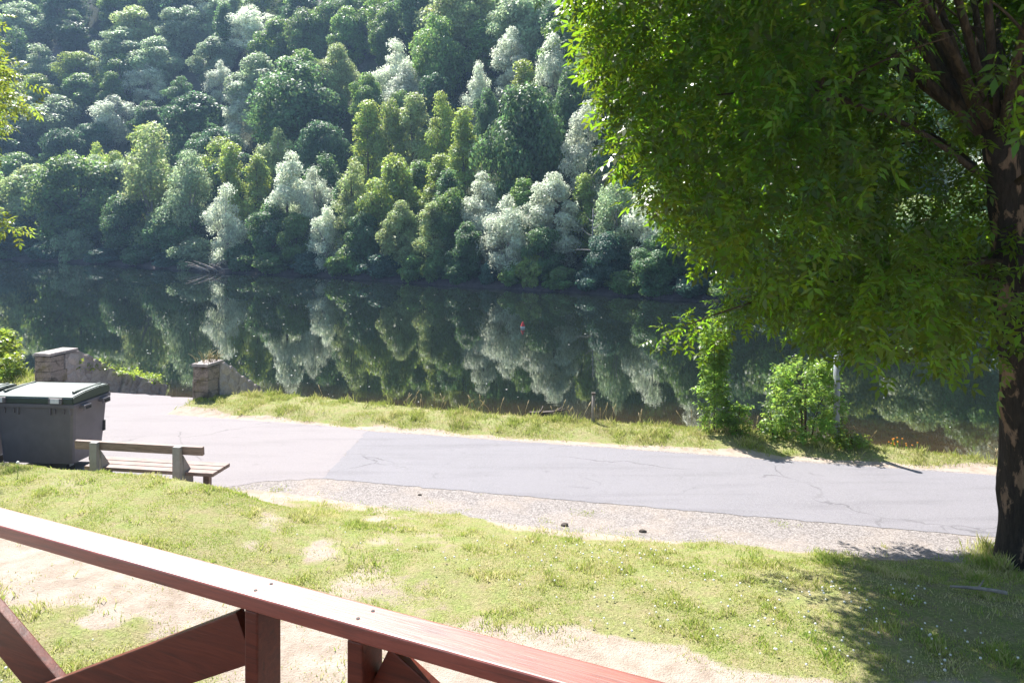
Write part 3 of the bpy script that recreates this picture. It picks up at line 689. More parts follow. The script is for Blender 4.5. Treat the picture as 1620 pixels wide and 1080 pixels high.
# ------------------------------------------------------------------ big tree on the right
BX, BY = 5.42, 7.74
BZ = float(terrain(np.array(BX), np.array(BY)))
HEAD = np.array([5.02, 7.5, 4.75]); CC = np.array([4.95, 7.45, 6.15]); CR = 4.05
tree = empty('shade_tree', (0, 0, 0)); tree.location = (BX, BY, BZ)
tag(tree, 'large leafy tree with flaking bark trunk beside the road, shading the lawn', 'tree')
def loc(v): return np.asarray(v, float) - np.array([BX, BY, BZ])
pts = bez((BX, BY, BZ - .25), (BX + .02, BY, 2.4), HEAD + np.array([0, 0, .2]), 46)
hh = np.linspace(0, 1, 46)
rad = .205 + .20 * np.exp(-hh * 22) + .04 * np.exp(-((hh - .93) / .10) ** 2) - .05 * hh
V, Q, T3 = tube_np(loc(pts), rad, 40, .16, 4)
np_obj('trunk', V, [Q, T3], M['near_bark'], tree, True)
r = np.random.default_rng(77)
limb_tips = []
for k in range(30):
    a = k * 2.399 + .3; el = [1.25, .95, .55, 1.1, .75, .3][k % 6] + r.normal(0, .06)
    d = np.array([math.cos(a) * math.cos(el), math.sin(a) * math.cos(el), math.sin(el)])
    s = HEAD + np.array([math.cos(a) * .17, math.sin(a) * .17, -.1 - .55 * (k % 6 == 5) + .05 * r.normal()])
    L = CR * (.88 if el > .7 else .8) * r.uniform(.85, 1.05)
    e = s + d * L; e[2] -= .25 if el < .5 else 0
    c = s + d * L * .45 + np.array([0, 0, .35 + .25 * (1.2 - el)])
    bp = bez(s, c, e, 16)
    V, Q, T3 = tube_np(loc(bp), np.linspace(.052 if el > .5 else .034, .010, 16), 8, .12, k)
    br = np_obj('limb', V, [Q, T3], M['limb_bark'], tree, True)
    A = Acc()
    for j in range(7):
        i = r.integers(5, 15); st = bp[i]; dd = d * .7 + r.normal(0, .6, 3); dd /= np.linalg.norm(dd); Ls = r.uniform(.6, 1.5)
        en = st + dd * Ls; A.add(*tube_np(loc(bez(st, st + dd * Ls * .5 + np.array([0, 0, .12]), en, 7)), np.linspace(.016, .005, 7), 5)); limb_tips.append((en, dd))
    A.obj('twigs', M['limb_bark'], br, True)
# low boughs reaching out over the bank, in the sun
low = [((5.2, 7.5, 3.3), (3.6, 8.3, 3.15), (1.95, 8.2, 2.52)), ((5.2, 7.6, 3.1), (4.1, 8.6, 3.2), (2.8, 8.9, 2.75)), ((5.2, 7.7, 3.3), (4.6, 8.9, 3.3), (3.8, 9.4, 2.6))]
lowshoots = []
for k, (a, b, c) in enumerate(low):
    bp = bez(a, b, c, 18); V, Q, T3 = tube_np(loc(bp), np.linspace(.03, .006, 18), 7, .1, k)
    br = np_obj('bough', V, [Q, T3], M['limb_bark'], tree, True)
    for i in range(5, 18):
        m = 7 if i > 7 else 3
        if k == 0 and i > 12: m = 3
        for q in range(m):
            dd = (bp[-1] - bp[-5]); dd = dd / np.linalg.norm(dd) * .8 + r.normal(0, .55, 3); dd[2] = dd[2] * .6 - .12
            lowshoots.append((bp[i] + r.normal(0, .10, 3), dd))
NS = 9500
d = r.normal(0, 1, (NS, 3)); d /= np.linalg.norm(d, axis=1)[:, None]
q = np.where(r.random(NS) < .62, .80 + .2 * r.random(NS) ** .6, .35 + .5 * r.random(NS))
lump = 1 + .10 * np.sin(d[:, 0] * 7 + 1) * np.sin(d[:, 1] * 6 + 2) + .07 * np.sin(d[:, 2] * 11 + d[:, 0] * 5)
SP = CC + d * (CR * q * lump)[:, None] * np.array([1.0, 1.0, 1.0])
keep = SP[:, 2] > 2.2
pxs = 810 + F * SP[:, 0] / np.maximum(SP[:, 1], .5); pys = HOR + F * (ZC - SP[:, 2]) / np.maximum(SP[:, 1], .5)
bound = np.interp(pxs, [900, 935, 965, 990, 1020, 1080, 1140, 1210, 1250, 1300, 1400, 1560, 1660], [-60, 10, 90, 190, 270, 345, 395, 430, 462, 490, 510, 520, 500])
keep &= pys < bound + r.normal(0, 12, NS)
gap = (pxs > 1525) & (pys > 260) & (SP[:, 1] < 7.3)
keep &= ~(gap & (r.random(NS) < .8))
gap = (pxs > 1360) & (pys < 320) & (SP[:, 1] < 6.7)
keep &= ~(gap & (r.random(NS) < .93))
keep &= SP[:, 1] > 3.3
inner = np.linalg.norm(SP - HEAD, axis=1) < 1.0
keep &= ~inner
SP = SP[keep]; SD = d[keep] + r.normal(0, .45, (len(SP), 3)); SD[:, 2] -= .15
P1 = shoots_to_leaves(r, SP, SD, 9, .55, 1.0)
ls = np.array([a for a, b in lowshoots]); ld = np.array([b for a, b in lowshoots])
P2 = shoots_to_leaves(r, ls, ld, 6, .38, .82)
tt = np.array([a for a, b in limb_tips]); td = np.array([b for a, b in limb_tips])
kt = (HOR + F * (ZC - tt[:, 2]) / tt[:, 1] < 540) & (tt[:, 1] > 2.8) & ~((810 + F * tt[:, 0] / tt[:, 1] > 1380) & (tt[:, 1] < 6.7)); P3 = shoots_to_leaves(r, tt[kt], td[kt], 8, .45, 1.0)
def trim(Pk, low_):
    """keep leaves inside the camera-view outline; drop those whose shadow would reach the road"""
    P = Pk[0]; Y_ = np.maximum(P[:, 1], .5); lx = 810 + F * P[:, 0] / Y_; ly = HOR + F * (ZC - P[:, 2]) / Y_
    if low_: b = np.full(len(P), 606.)
    else: b = np.interp(lx, [890, 912, 935, 960, 990, 1050, 1110, 1200, 1245, 1300, 1400, 1560, 1640], [-60, 24, 98, 196, 272, 345, 396, 440, 490, 535, 568, 582, 560])
    h = (P[:, 2] - .2) / math.tan(EL); sx, sy = P[:, 0] - math.sin(AZ) * h, P[:, 1] - math.cos(AZ) * h
    ok = (ly < b + r.normal(0, 17, len(P))) & (P[:, 1] > 3.6)
    ok &= (ut(sx, sy)[1] < (9.3 if low_ else 8.75) + r.normal(0, .15, len(P)))  # crown shaped so that its cast shadow stays off the road
    return tuple(x[ok] for x in Pk)
PP, DD, NN, S_ = (np.concatenate(x) for x in zip(trim(P1, False), trim(P2, True), trim(P3, False)))
V, Q = place_leaves(PP, DD, NN, S_, LEAF9)
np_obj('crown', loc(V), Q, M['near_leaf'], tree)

# ------------------------------------------------------------------ tree at the left edge
LX, LY = -11.4, 10.8; LZ = float(terrain(np.array(LX), np.array(LY)))
lt = empty('broadleaf_tree', (LX, LY, LZ)); tag(lt, 'sunlit yellow-green tree whose foliage hangs into the picture at the upper left edge', 'tree')
def locl(v): return np.asarray(v, float) - np.array([LX, LY, LZ])
V, Q, T3 = tube_np(locl(bez((LX, LY, LZ - .3), (LX - .1, LY, 3), (LX, LY, 7), 20)), np.linspace(.22, .06, 20), 16, .15, 3)
np_obj('trunk', V, [Q, T3], M['near_bark'], lt, True)
LC = np.array([-11.22, 10.8, 6.1]); n = 2000
d = r.normal(0, 1, (n, 3)); d /= np.linalg.norm(d, axis=1)[:, None]
lump = 1 + .09 * np.sin(d[:, 2] * 9 + d[:, 1] * 4 + .6)
SP = LC + d * (2.9 * (.72 + .28 * r.random(n)) * lump)[:, None] * np.array([1, 1, .98]); SD = d + r.normal(0, .45, (n, 3))
ex = np.array([-.22, 0, 0]) + np.array([(-7.62, 10.9, 3.68), (-7.75, 10.9, 3.64), (-7.9, 10.9, 3.72), (-8.05, 10.9, 3.8), (-7.85, 11.0, 3.62), (-8.1, 10.9, 3.66), (-8.2, 10.8, 3.9), (-8.3, 10.8, 3.75)]); exd = np.tile(np.array([[.9, 0, -.25]]), (len(ex), 1)) + r.normal(0, .35, (len(ex), 3))
A_ = shoots_to_leaves(r, np.concatenate([SP, ex]), np.concatenate([SD, exd]), 9, .48, 1.0)
V, Q = place_leaves(*A_, LEAF9); np_obj('crown', locl(V), Q, M['left_leaf'], lt)
V, Q, T3 = tube_np(locl(bez((-11.1, 10.8, 3.9), (-9.6, 10.85, 4.3), (-8.12, 10.9, 3.72), 14)), np.linspace(.05, .008, 14), 6, .1, 3)
np_obj('limb', V, [Q, T3], M['limb_bark'], lt, True)

# ------------------------------------------------------------------ saplings and bushes on the near bank
LEAF_S = leaf_template(5, .10, .028, .05)
def bank_plant(name, X, Y, h, w, n, label, cat, shape, stems=1, mat='bank_leaf', size=1.0, seed=0, per=7):
    r = np.random.default_rng(seed); z = float(terrain(np.array(X), np.array(Y)))
    root = empty(name, (X, Y, z)); tag(root, label, cat)
    A = Acc()
    tips = []
    for k in range(stems):
        a = r.random() * 2 * PI; rr_ = (w * .28) * r.random() if stems > 1 else 0
        tip = np.array([math.cos(a) * rr_ * 1.6, math.sin(a) * rr_ * 1.6, h * (.98 if k == 0 else r.uniform(.6, 1.0))])
        bp = bez((math.cos(a) * rr_ * .4, math.sin(a) * rr_ * .4, -.1), (math.cos(a) * rr_ * .8, math.sin(a) * rr_ * .8, h * .5), tip, 10)
        A.add(*tube_np(bp, np.linspace(.014, .004, 10), 5)); tips.append(bp)
    A.obj('stem', M['limb_bark'], root, True)
    f = r.random(n) ** .85; a = r.random(n) * 2 * PI
    if shape == 'column': wd = w * .5 * (np.interp(f, [0, .12, .45, .62, .72, .9, 1.0], [.75, 1, .9, .45, .5, .55, .12])) * (.75 + .35 * np.sin(f * 34))
    elif shape == 'round': wd = w * .5 * np.sqrt(np.clip(1 - (1.9 * (f - .42)) ** 2 * .8, .05, 1))
    else: wd = w * .5 * (1 - f * .8)
    q = np.sqrt(r.random(n)) * .55 + .3
    bp = np.array(tips)[r.integers(0, stems, n)]
    i = np.clip((f * 9).astype(int), 0, 9); base = bp[np.arange(n), i]
    SP = np.stack([base[:, 0] * (.4 if stems > 1 else 1) + np.cos(a) * wd * q, base[:, 1] * (.4 if stems > 1 else 1) + np.sin(a) * wd * q, f * h], -1)
    SD = np.stack([np.cos(a), np.sin(a), .25 * np.ones(n)], -1) + r.normal(0, .3, (n, 3))
    V, Q = place_leaves(*shoots_to_leaves(r, SP, SD, per, .12 * size + w * .05, size), LEAF_S)
    np_obj('foliage', V, Q, M[mat], root); return root
def bankpos(px, py):
    """the point of the near bank seen at this pixel of the photo"""
    Y = F * (ZC - .1) / (py - HOR); return (px - 810) / F * Y, Y
X, Y = bankpos(1130, 681); bank_plant('sapling', X, Y, 1.75, .40, 190, 'slender young tree in layered tiers of leaves on the near bank', 'sapling', 'column', 1, seed=4)
X, Y = bankpos(1166, 685); bank_plant('young_plant', X, Y, .48, .22, 40, 'small pale leafy plant right beside the slender sapling', 'plant', 'cone', 2, seed=5)
X, Y = bankpos(1275, 689); bank_plant('bush', X, Y, 1.28, 1.10, 240, 'dense green bush of many stems beside the grey metal pole', 'bush', 'round', 7, seed=6)
X, Y = bankpos(1345, 702); bank_plant('low_bush', X, Y, .20, .42, 26, 'low yellow-green weedy bush at the foot of the grey pole', 'bush', 'round', 5, 'left_leaf', seed=7)
X, Y = bankpos(1225, 693); bank_plant('climbing_weed', X, Y, .42, .22, 24, 'thin arching weed at the left side of the dense bush', 'plant', 'cone', 2, seed=8)
X, Y = -12.75, 17.3; bank_plant('bush', X, Y, 1.0, 1.5, 420, 'sunlit yellow-green bush on the bank left of the stone walls', 'bush', 'round', 6, 'left_leaf', 1.3, 9)
X, Y = -11.65, 16.5; bank_plant('low_bush', X, Y, .5, .8, 120, 'low grassy bush against the left stone wall', 'bush', 'round', 4, 'left_leaf', 1.1, 10)

# ------------------------------------------------------------------ grass (uncountable)
def blades(name, n, region, mask, h0, h1, w, mat, label, seed, lean=.5):
    r = np.random.default_rng(seed); (x0, x1, y0, y1) = region
    X = r.uniform(x0, x1, n); Y = y0 + (y1 - y0) * r.random(n)
    px = 810 + F * X / Y; m = mask(X, Y) * ((px > -160) & (px < 1790))
    keep = r.random(n) < m; X, Y = X[keep], Y[keep]; n = len(X); Z = terrain(X, Y) - .006
    big = fbm(X * 1.2, Y * 1.2, 63)
    H = (h0 + (h1 - h0) * r.random(n) ** 1.6) * (.45 + .7 * big) * (.65 + 1.1 * ss(.52, .72, fbm(X * 4.5, Y * 4.5, 321)))
    a = r.random(n) * 2 * PI; l = H * lean * r.random(n) * 1.6; b = r.random(n) * 2 * PI
    bx, by = np.cos(b) * w * .5, np.sin(b) * w * .5; tx, ty = np.cos(a) * l, np.sin(a) * l
    V = np.stack([np.stack([X - bx, Y - by, Z], -1), np.stack([X + bx, Y + by, Z], -1), np.stack([X + bx * .6 + tx * .4, Y + by * .6 + ty * .4, Z + H * .6], -1), np.stack([X + tx, Y + ty, Z + H], -1)], 1).reshape(-1, 3)
    k = np.arange(n)[:, None] * 4
    o = np_obj(name, V, np.concatenate([k + np.array([[0, 1, 2]]), k + np.array([[0, 2, 3]])]), M[mat])
    tag(o, label, 'grass', kind='stuff'); return o
def tuft(X, Y): return .10 + .85 * ss(.36, .62, fbm(X * 2.3, Y * 2.3, 101))
blades('lawn_grass', 1150000, (-10, 8, 3.9, 10.2), lambda X, Y: lawn_mask(X, Y) * tuft(X, Y), .016, .056, .0085, 'grass', 'patchy sunlit grass of the lawn below the railing', 1)
def gravel_weeds(X, Y):
    u, t = ut(X, Y); return ((t > 8.2) & (t < 9.5) & (X > -3.6)) * ss(.70, .78, fbm(X * 2.6, Y * 2.6, 222)) * .8
blades('gravel_weeds', 160000, (-3.6, 8, 7.0, 11), gravel_weeds, .02, .06, .009, 'grass', 'weeds scattered through the gravel beside the road', 2)
def bank_m(X, Y):
    u, t = ut(X, Y); return bank_mask(X, Y) * (t < edge_t(u) + .8) * tuft(X, Y)
blades('bank_grass', 620000, (-9.5, 12, 10, 16.5), bank_m, .03, .10, .010, 'bank_grass', 'dry grass of the strip between road and river', 3)
def rim_m(X, Y):
    u, t = ut(X, Y); return bank_mask(X, Y) * ss(-.35, -.05, t - edge_t(u)) * (t < edge_t(u) + .25) * tuft(X, Y)
blades('rim_grass', 260000, (-9.5, 12, 10, 16.5), rim_m, .05, .15, .010, 'bank_grass', 'taller grass along the rim of the near bank', 4, .35)
def left_m(X, Y):
    u, t = ut(X, Y); return (u < -14.0) * ss(12.9, 13.3, t) * (t < 15.2) * 1.0
blades('corner_grass', 90000, (-20, -10, 14, 21), left_m, .04, .14, .016, 'bank_grass', 'grass on the bank left of the stone walls', 5)
def foot_m(X, Y): return np.exp(-((np.hypot(X - BX, Y - BY) - .36) / .14) ** 2) * (np.hypot(X - BX, Y - BY) > .26)
blades('trunk_grass', 30000, (4.6, 6.3, 6.9, 8.6), foot_m, .04, .13, .008, 'grass', 'longer grass around the foot of the shade tree', 6, .4)
# seed heads
r = np.random.default_rng(31); A = Acc(); n = 0
while n < 95:
    u = r.uniform(-8.5, 7); t = edge_t(u) - abs(r.normal(0, .12)); X, Y = UT(u, t)
    if fbm(np.array(X * .8), np.array(Y * .8), 7) < .45: continue
    z = float(terrain(np.array(X), np.array(Y))); h = r.uniform(.13, .28); l = r.normal(0, .07, 2)
    A.add(*tube_np([(X, Y, z), (X + l[0] * .4, Y + l[1] * .4, z + h * .6), (X + l[0], Y + l[1], z + h)], [.004, .0035, .003], 3))
    A.add(*tube_np([(X + l[0], Y + l[1], z + h), (X + l[0] * 1.2, Y + l[1] * 1.2, z + h + .03), (X + l[0] * 1.5, Y + l[1] * 1.5, z + h + .075)], [.004, .011, .003], 5)); n += 1
tag(A.obj('seed_heads', M['straw']), 'pale seed heads of grass along the rim of the bank', 'grass', kind='stuff')
# clover flowers
r = np.random.default_rng(8); N_ = 1500
X = r.uniform(-4, 5.5, N_); Y = r.uniform(4.6, 8.6, N_); k = (lawn_mask(X, Y) > .6) & (r.random(N_) < ss(.45, .62, fbm(X * .8, Y * .8, 12)) * (.25 + .75 * ss(0, 2.5, X)))
X, Y = X[k], Y[k]; Z = terrain(X, Y) + r.uniform(.03, .07, len(X)); A = Acc()
ico = bmesh.new(); bmesh.ops.create_icosphere(ico, subdivisions=1, radius=1); iv = np.array([v.co[:] for v in ico.verts]); fi = np.array([[v.index for v in f.verts] for f in ico.faces]); ico.free()
for x, y, z in zip(X, Y, Z): A.add(iv * r.uniform(.007, .012) + np.array([x, y, z]), fi)
tag(A.obj('clover_flowers', M['petal']), 'small white clover flowers dotted through the lawn', 'flowers', kind='stuff')
# pollen and petals afloat
r = np.random.default_rng(81); A = Acc(); n = 0
while n < 300:
    px = r.uniform(-30, 1600); py = 418 + 260 * r.random() ** 1.3; Y = F * (ZC - WATER) / (py - HOR); X = (px - 810) / F * Y
    u, t = ut(X, Y)
    if bank_s(np.array(X), np.array(Y)) > -1 or t < edge_t(u) + 2.5 or (px > 620 and r.random() < .72): continue
    s = r.uniform(.009, .024) * (Y / 30) ** .6; a = r.random(6) * .5 + np.arange(6) * PI / 3
    top = np.stack([X + np.cos(a) * s * r.uniform(1, 2.2), Y + np.sin(a) * s, np.full(6, WATER + .006)], -1); c = np.array([[X, Y, WATER + .012]])
    A.add(np.concatenate([top, c]), np.stack([np.arange(6), (np.arange(6) + 1) % 6, np.full(6, 6)], -1)); n += 1
tag(A.obj('floating_petals', M['petal']), 'white specks of foam and petals afloat on the dark river', 'petals', kind='stuff')

# ------------------------------------------------------------------ stone walls of the slipway
def stone_wall(X, Y, label, L_flat, L_end, drop_end, h, w, seed, grass_label=None):
    root = empty('stone_wall', (X, Y, 0), -math.atan2(.228, .974)); tag(root, label, 'wall', 'stone walls of the slipway')
    # local x along the road, y towards the river
    r = np.random.default_rng(seed)
    B = [( .0, -1.9), (L_end, -1.9)]; top = [(.42, h - .10)]
    prof = [(.40, -.6), (L_end + .35, -2.4), (L_end + .35, drop_end - .45), (L_end, drop_end)]
    m_ = max(2, int((L_end - L_flat) / .25))
    for k in range(1, m_):
        f = 1 - k / m_; prof.append((L_flat + (L_end - L_flat) * f, h - .07 + (drop_end - h + .07) * f + r.normal(0, .018)))
    prof += [(L_flat, h - .07), (.40, h - .07)]
    MBt = MB(); Mx = Matrix.Rotation(PI / 2, 4, 'Z')      # profile x -> local y
    MBt.prism(prof, -w + .012, -.012, .012, Mx); body = MBt.build('masonry', M['masonry'], root)
    z = -.5; k = 0
    q = MB()
    while z < h - .10:
        hz = min(r.uniform(.20, .30), h - .075 - z); dx = r.uniform(.30, .46)
        q.box((w / 2 + r.normal(0, .006), dx / 2, z + hz / 2), (w + r.normal(0, .004), dx, hz - .005), None, .010); z += hz
    q.build('quoin', M['quoin'], root)
    c = MB(); c.box((w / 2, L_flat * .5 - .01, h - .03), (w + .012, L_flat + .03, .06), None, .014); c.build('coping', M['masonry'], root)
    # crest stones down the slope
    s = MB(); n = int((L_end - L_flat) / .22); ang = math.atan2(drop_end - h + .07, L_end - L_flat)
    for k in range(n):
        f = (k + .5) / n; y = L_flat + (L_end - L_flat) * f; zz = h - .07 + (drop_end - h + .07) * f
        s.box((w / 2 + r.normal(0, .012), y, zz + r.uniform(-.01, .02)), (w * r.uniform(.9, 1.02), .21, .09), Matrix.Rotation(ang + r.normal(0, .06), 3, 'X'), .02)
    s.build('crest_stones', M['masonry'], root)
    return root
wR = stone_wall(-6.52, 14.83, 'sloping stone wall right of the slipway, dry grass tufts on its top', .52, 2.15, -.30, .80, .36, 1)
wL = stone_wall(-10.52, 16.02, 'sloping stone wall left of the slipway, behind the wheeled bins, green weeds on its lower end', .75, 1.95, -.02, .80, .42, 2)
A = Acc(); r = np.random.default_rng(2)          # lower broken continuation of the left wall with weeds
lw = MB()
for k in range(16):
    f = k / 15; lw.box((.2 + r.normal(0, .06), 2.05 + 1.5 * f, -.12 - .62 * f + r.normal(0, .03) - .2), (.42 + r.normal(0, .05), .26, .55), Matrix.Rotation(r.normal(0, .25), 3, 'Z') @ Matrix.Rotation(-.35 + r.normal(0, .2), 3, 'X'), .03)
lw.build('rubble', M['masonry'], wL)
SP = np.array([(.25 + r.normal(0, .14), 1.0 + 2.5 * f + r.normal(0, .08), .38 - .95 * f + r.normal(0, .03)) for f in r.random(110)])
V, Q = place_leaves(*shoots_to_leaves(r, SP, np.tile([[0, -.2, .8]], (110, 1)) + r.normal(0, .5, (110, 3)), 6, .12, 1.0), LEAF_S)
np_obj('weeds', V, Q, M['left_leaf'], wL)
A = Acc()
for k in range(46):
    x, y = r.uniform(.03, .32), r.uniform(.05, .48); h = r.uniform(.05, .17); l = r.normal(0, .04, 2)
    A.add(*tube_np([(x, y, .80), (x + l[0], y + l[1], .80 + h), (x + l[0] * 2.2, y + l[1] * 2.2, .80 + h * 1.5)], [.006, .005, .003], 3))
A.obj('dry_grass_tuft', M['straw'], wR)

# ------------------------------------------------------------------ wheeled bins
def make_bin(name, X, Y, rz, label):
    root = empty(name, (X, Y, .0), rz); tag(root, label, 'bin', 'wheeled bins beside the bench')
    W, D, H = 1.22, .76, 1.03       # local: x along the front, y to the back; origin at front right bottom
    bm = bmesh.new(); rings = []
    for (z, k) in ((.16, .90), (.5, .95), (.99, 1.0)):
        hw, hd = W / 2 * k, D / 2 * (k if k == 1 else k - .02); c = .05; ring = []
        for (sx, sy) in ((-1, -1), (1, -1), (1, 1), (-1, 1)):
            for t_ in (0, .5, 1):
                a0 = math.atan2(sy, sx) - PI / 4 + t_ * PI / 2
                ring.append(bm.verts.new((sx * (hw - c) + math.cos(a0) * c, sy * (hd - c) + math.sin(a0) * c, z)))
        rings.append(ring)
    n = 12
    for a, b in zip(rings, rings[1:]):
        for i in range(n): bm.faces.new((a[i], a[(i + 1) % n], b[(i + 1) % n], b[i]))
    bm.faces.new(rings[0][::-1]); bm.faces.new(rings[-1])
    me = bpy.data.meshes.new('body'); bm.to_mesh(me); bm.free(); me.materials.append(M['bin_body']); body = link(bpy.data.objects.new('body', me), root)
    rim = MB().box((0, 0, 1.015), (W + .06, D + .06, .06), None, .012); rim.build('rim', M['bin_body'], root)
    sh = MB()
    for x in (-.56, -.46, -.32, -.25, .25, .32, .46, .56): sh.box((x, -D / 2 - .008, .935), (.022, .03, .11 if abs(x) in (.56, .25) else .07), None, .004)
    sh.build('rim_ribs', M['bin_body'], root)
    # domed sloping lid
    prof = [(-D / 2 - .045, 1.05), (D / 2 + .03, 1.05), (D / 2 + .03, 1.13), (D / 2 - .02, 1.185), (D * .2, 1.20), (-D * .22, 1.19), (-D / 2 - .01, 1.165), (-D / 2 - .05, 1.145)]
    lid = MB().prism(prof, -W / 2 - .02, W / 2 + .02, .014, Matrix.Rotation(PI / 2, 4, 'Z')).build('lid', M['bin_lid'], root)
    lid.data.materials.append(M['bin_lid_glare'])
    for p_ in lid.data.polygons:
        if p_.normal.z > .6: p_.material_index = 1  # upward faces get the painted glare tone
    e = MB()
    for s in (-1, 1): e.box((s * (W / 2 - .07), 0, 1.197), (.05, D * .8, .03), Matrix.Rotation(.0, 3, 'X'), .012)
    e.build('lid_ridges', M['bin_lid'], lid)
    st = []
    for x in (-.51, .37):
        b = MB().box((x, -D / 2 - .062, 1.100), (.21, .03, .085), None, .01).build('bracket', M['bin_body'], lid)
        MB().box((x, -D / 2 - .079, 1.102), (.135, .004, .066), None, 0).build('sticker', M['sticker'], lid)
    for s in (-1, 1):
        for y in (-.20, .22):
            hb = MB()
            hb.box((s * (W / 2 + .055), y, .985), (.085, .17, .05), None, .012).box((s * (W / 2 + .09), y, .955), (.02, .17, .05), None, .008)
            hd = hb.build('side_handle', M['bin_body'], root)
            MB().box((s * (W / 2 + .103), y, .965), (.006, .11, .034), None, 0).build('handle_slot', M['black'], hd)
    for (x, y) in ((-.46, -.25), (.46, -.25), (-.46, .25), (.46, .25)):
        w_ = MB().box((x, y, .16), (.05, .09, .10), None, .005).build('wheel', M['zinc'], root)
        MB().cyl((x - .02, y, .08), (x + .02, y, .08), .08, None, 20, .006).build('tyre', M['rubber'], w_)
    MB().box((W / 2 * .95 + .012, D * .42, .55), (.02, .05, .16), None, .006).build('catch', M['black'], root)
    return root
rz = math.radians(-5.5)
d_ = np.array([math.cos(rz), math.sin(rz)]); nb = np.array([-math.sin(rz), math.cos(rz)])
c1 = np.array([-6.36, 10.55]) - d_ * .61 + nb * .38
make_bin('wheeled_bin', c1[0], c1[1], rz, 'dark grey wheeled bin with green lid and two white stickers behind the bench')
c2 = c1 - d_ * 1.40 - nb * .16
make_bin('wheeled_bin', c2[0], c2[1], rz + .03, 'second wheeled bin cut off by the left picture edge')

# ------------------------------------------------------------------ bench
ba = math.radians(-9.1); bench = empty('park_bench', (-4.93, 9.60, -.02), ba)
tag(bench, 'wooden park bench with grey supports facing the river, seen from behind', 'bench')
MB().box((0, 0, .735), (1.86, .05, .115), Matrix.Rotation(.10, 3, 'X'), .008).build('backrest', M['bench_wood'], bench)
s = MB()
for y in (.13, .275, .42): s.box((.08, y, .40), (1.88, .128, .05), None, .008)
s.build('seat', M['bench_wood'], bench)
for x in (-.60, .60):
    p = MB().box((.065, x, .28), (.06, .105, 1.03), None, .006).prism([(-.03, -.25), (-.30, -.25), (-.25, .36), (-.03, .66)], x - .012, x + .024, .004)
    # profile x runs along local y; mirror so that it stands behind the backrest
    o = p.build('support', M['bench_metal'], bench); o.rotation_euler.z = 0; 
    for v in o.data.vertices: v.co.x, v.co.y = v.co.y, -v.co.x
    MB().box((x, .22, .352), (.06, .46, .045), None, .004).build('bearer', M['bench_metal'], bench)
for x in (-.78, .78): MB().box((x, .33, .17), (.09, .07, .40), None, .008).build('leg', M['bench_wood'], bench)

# ------------------------------------------------------------------ railing of the terrace
RA = -math.atan2(.377, .828); HR = .85
rn = np.array([.415, .91]); rd_ = np.array([.91, -.415])
def railpt(s, p): return rd_ * s + rn * p      # p: distance from camera foot, s along
PN, PF = 1.477 * HR, 1.577 * HR
ztop = ZC - HR
railing = empty('railing', (*railpt(0, (PN + PF) / 2), ztop), RA); tag(railing, 'red-brown varnished timber railing with crossed braces in front of the terrace', 'railing')
tk = .036; wd = PF - PN
MB().box((0, 0, -tk / 2), (5.4, wd, tk), None, .006, 3).build('handrail', M['rail_top'], railing)
def s_of(px):
    xx = (px - 810) / F; Y = (PN + .004) / (.415 * xx + .91); X = xx * Y; return X * rd_[0] + Y * rd_[1]
sA, sB = s_of(387), s_of(549)
bay = 1.66 * HR
posts = [sA - .04 - bay - .038, sA - bay - .28, sA, sB, sB + .04 + bay, sB + bay + .22]
HP = .86
for sx in posts: MB().box((sx + .019, .0, -tk - HP / 2 - .001), (.038, wd - .008, HP), None, .004).build('post', M['rail_post'], railing)
def brace(s0, s1, z0, z1, y):
    L = math.hypot(s1 - s0, z1 - z0); a = math.atan2(z1 - z0, s1 - s0)
    MB().box(((s0 + s1) / 2, y, (z0 + z1) / 2), (L, .026, .118), Matrix.Rotation(-a, 3, 'Y'), .003).build('brace_board', M['rail_post'], railing)
zt, zb = -tk - .075, -tk - .075 - .72
for (a, b) in ((posts[0] + .041, posts[2] - .003), (posts[3] + .041, posts[4] - .003)):
    brace(a + .01, b - .01, zb, zt, -.013); brace(a + .01, b - .01, zt, zb, .016)
for (a, b) in ((posts[0] + .041, posts[2] - .003), (posts[3] + .041, posts[4] - .003)):
    MB().box(((a + b) / 2, 0, -tk - .80), (b - a, .05, .05), None, .004).build('bottom_rail', M['rail_post'], railing)
for sx in (sA, sB):
    for dy in (-.018, .02): MB().cyl((sx + .019 + dy * .3, dy, -.001), (sx + .019 + dy * .3, dy, .0012), .0042, None, 10).build('screw', M['black'], railing)
# terrace floor under the camera
z0 = ztop - tk - HP
c = [railpt(-3.2, PF + .05), railpt(3.2, PF + .05), railpt(3.2, -3), railpt(-3.2, -3)]
fb = MB(); 
deckrot = Matrix.Rotation(RA, 3, 'Z')
for k in range(30):
    p = railpt(0, PF + .03 - .072 - k * .148); fb.box((p[0], p[1], z0 - .016), (6.4, .142, .028), deckrot, .003)
tag(fb.build('floor', M['deck']), kind='structure')

# ------------------------------------------------------------------ small things
Yb = F * (ZC - WATER) / (519 - HOR); Xb = (827 - 810) / F * Yb
bu = empty('buoy', (Xb, Yb, WATER)); tag(bu, 'small red and white buoy floating in mid river', 'buoy')
MB().cyl((0, 0, -.06), (0, 0, .10), .10, .115, 16, .02).build('float_ring', M['white_paint'], bu, False)
MB().cyl((0, 0, .10), (0, 0, .32), .11, .025, 16, .01).build('cone', M['red_paint'], bu)
X, Y = bankpos(938, 667); z = float(terrain(np.array(X), np.array(Y)))
pw = empty('wooden_post', (X, Y, z)); tag(pw, 'short weathered grey post standing at the grass rim by the water', 'post')
A = Acc(); A.add(*tube_np([(0, 0, -.4), (.005, 0, 0), (.008, 0, .2), (.012, .0, .50)], [.036, .036, .034, .031], 10, .12, 2)); A.obj('shaft', M['grey_wood'], pw, True)
MB().box((.012, 0, .518), (.075, .075, .035), None, .008).build('post_cap', M['stone'], pw)
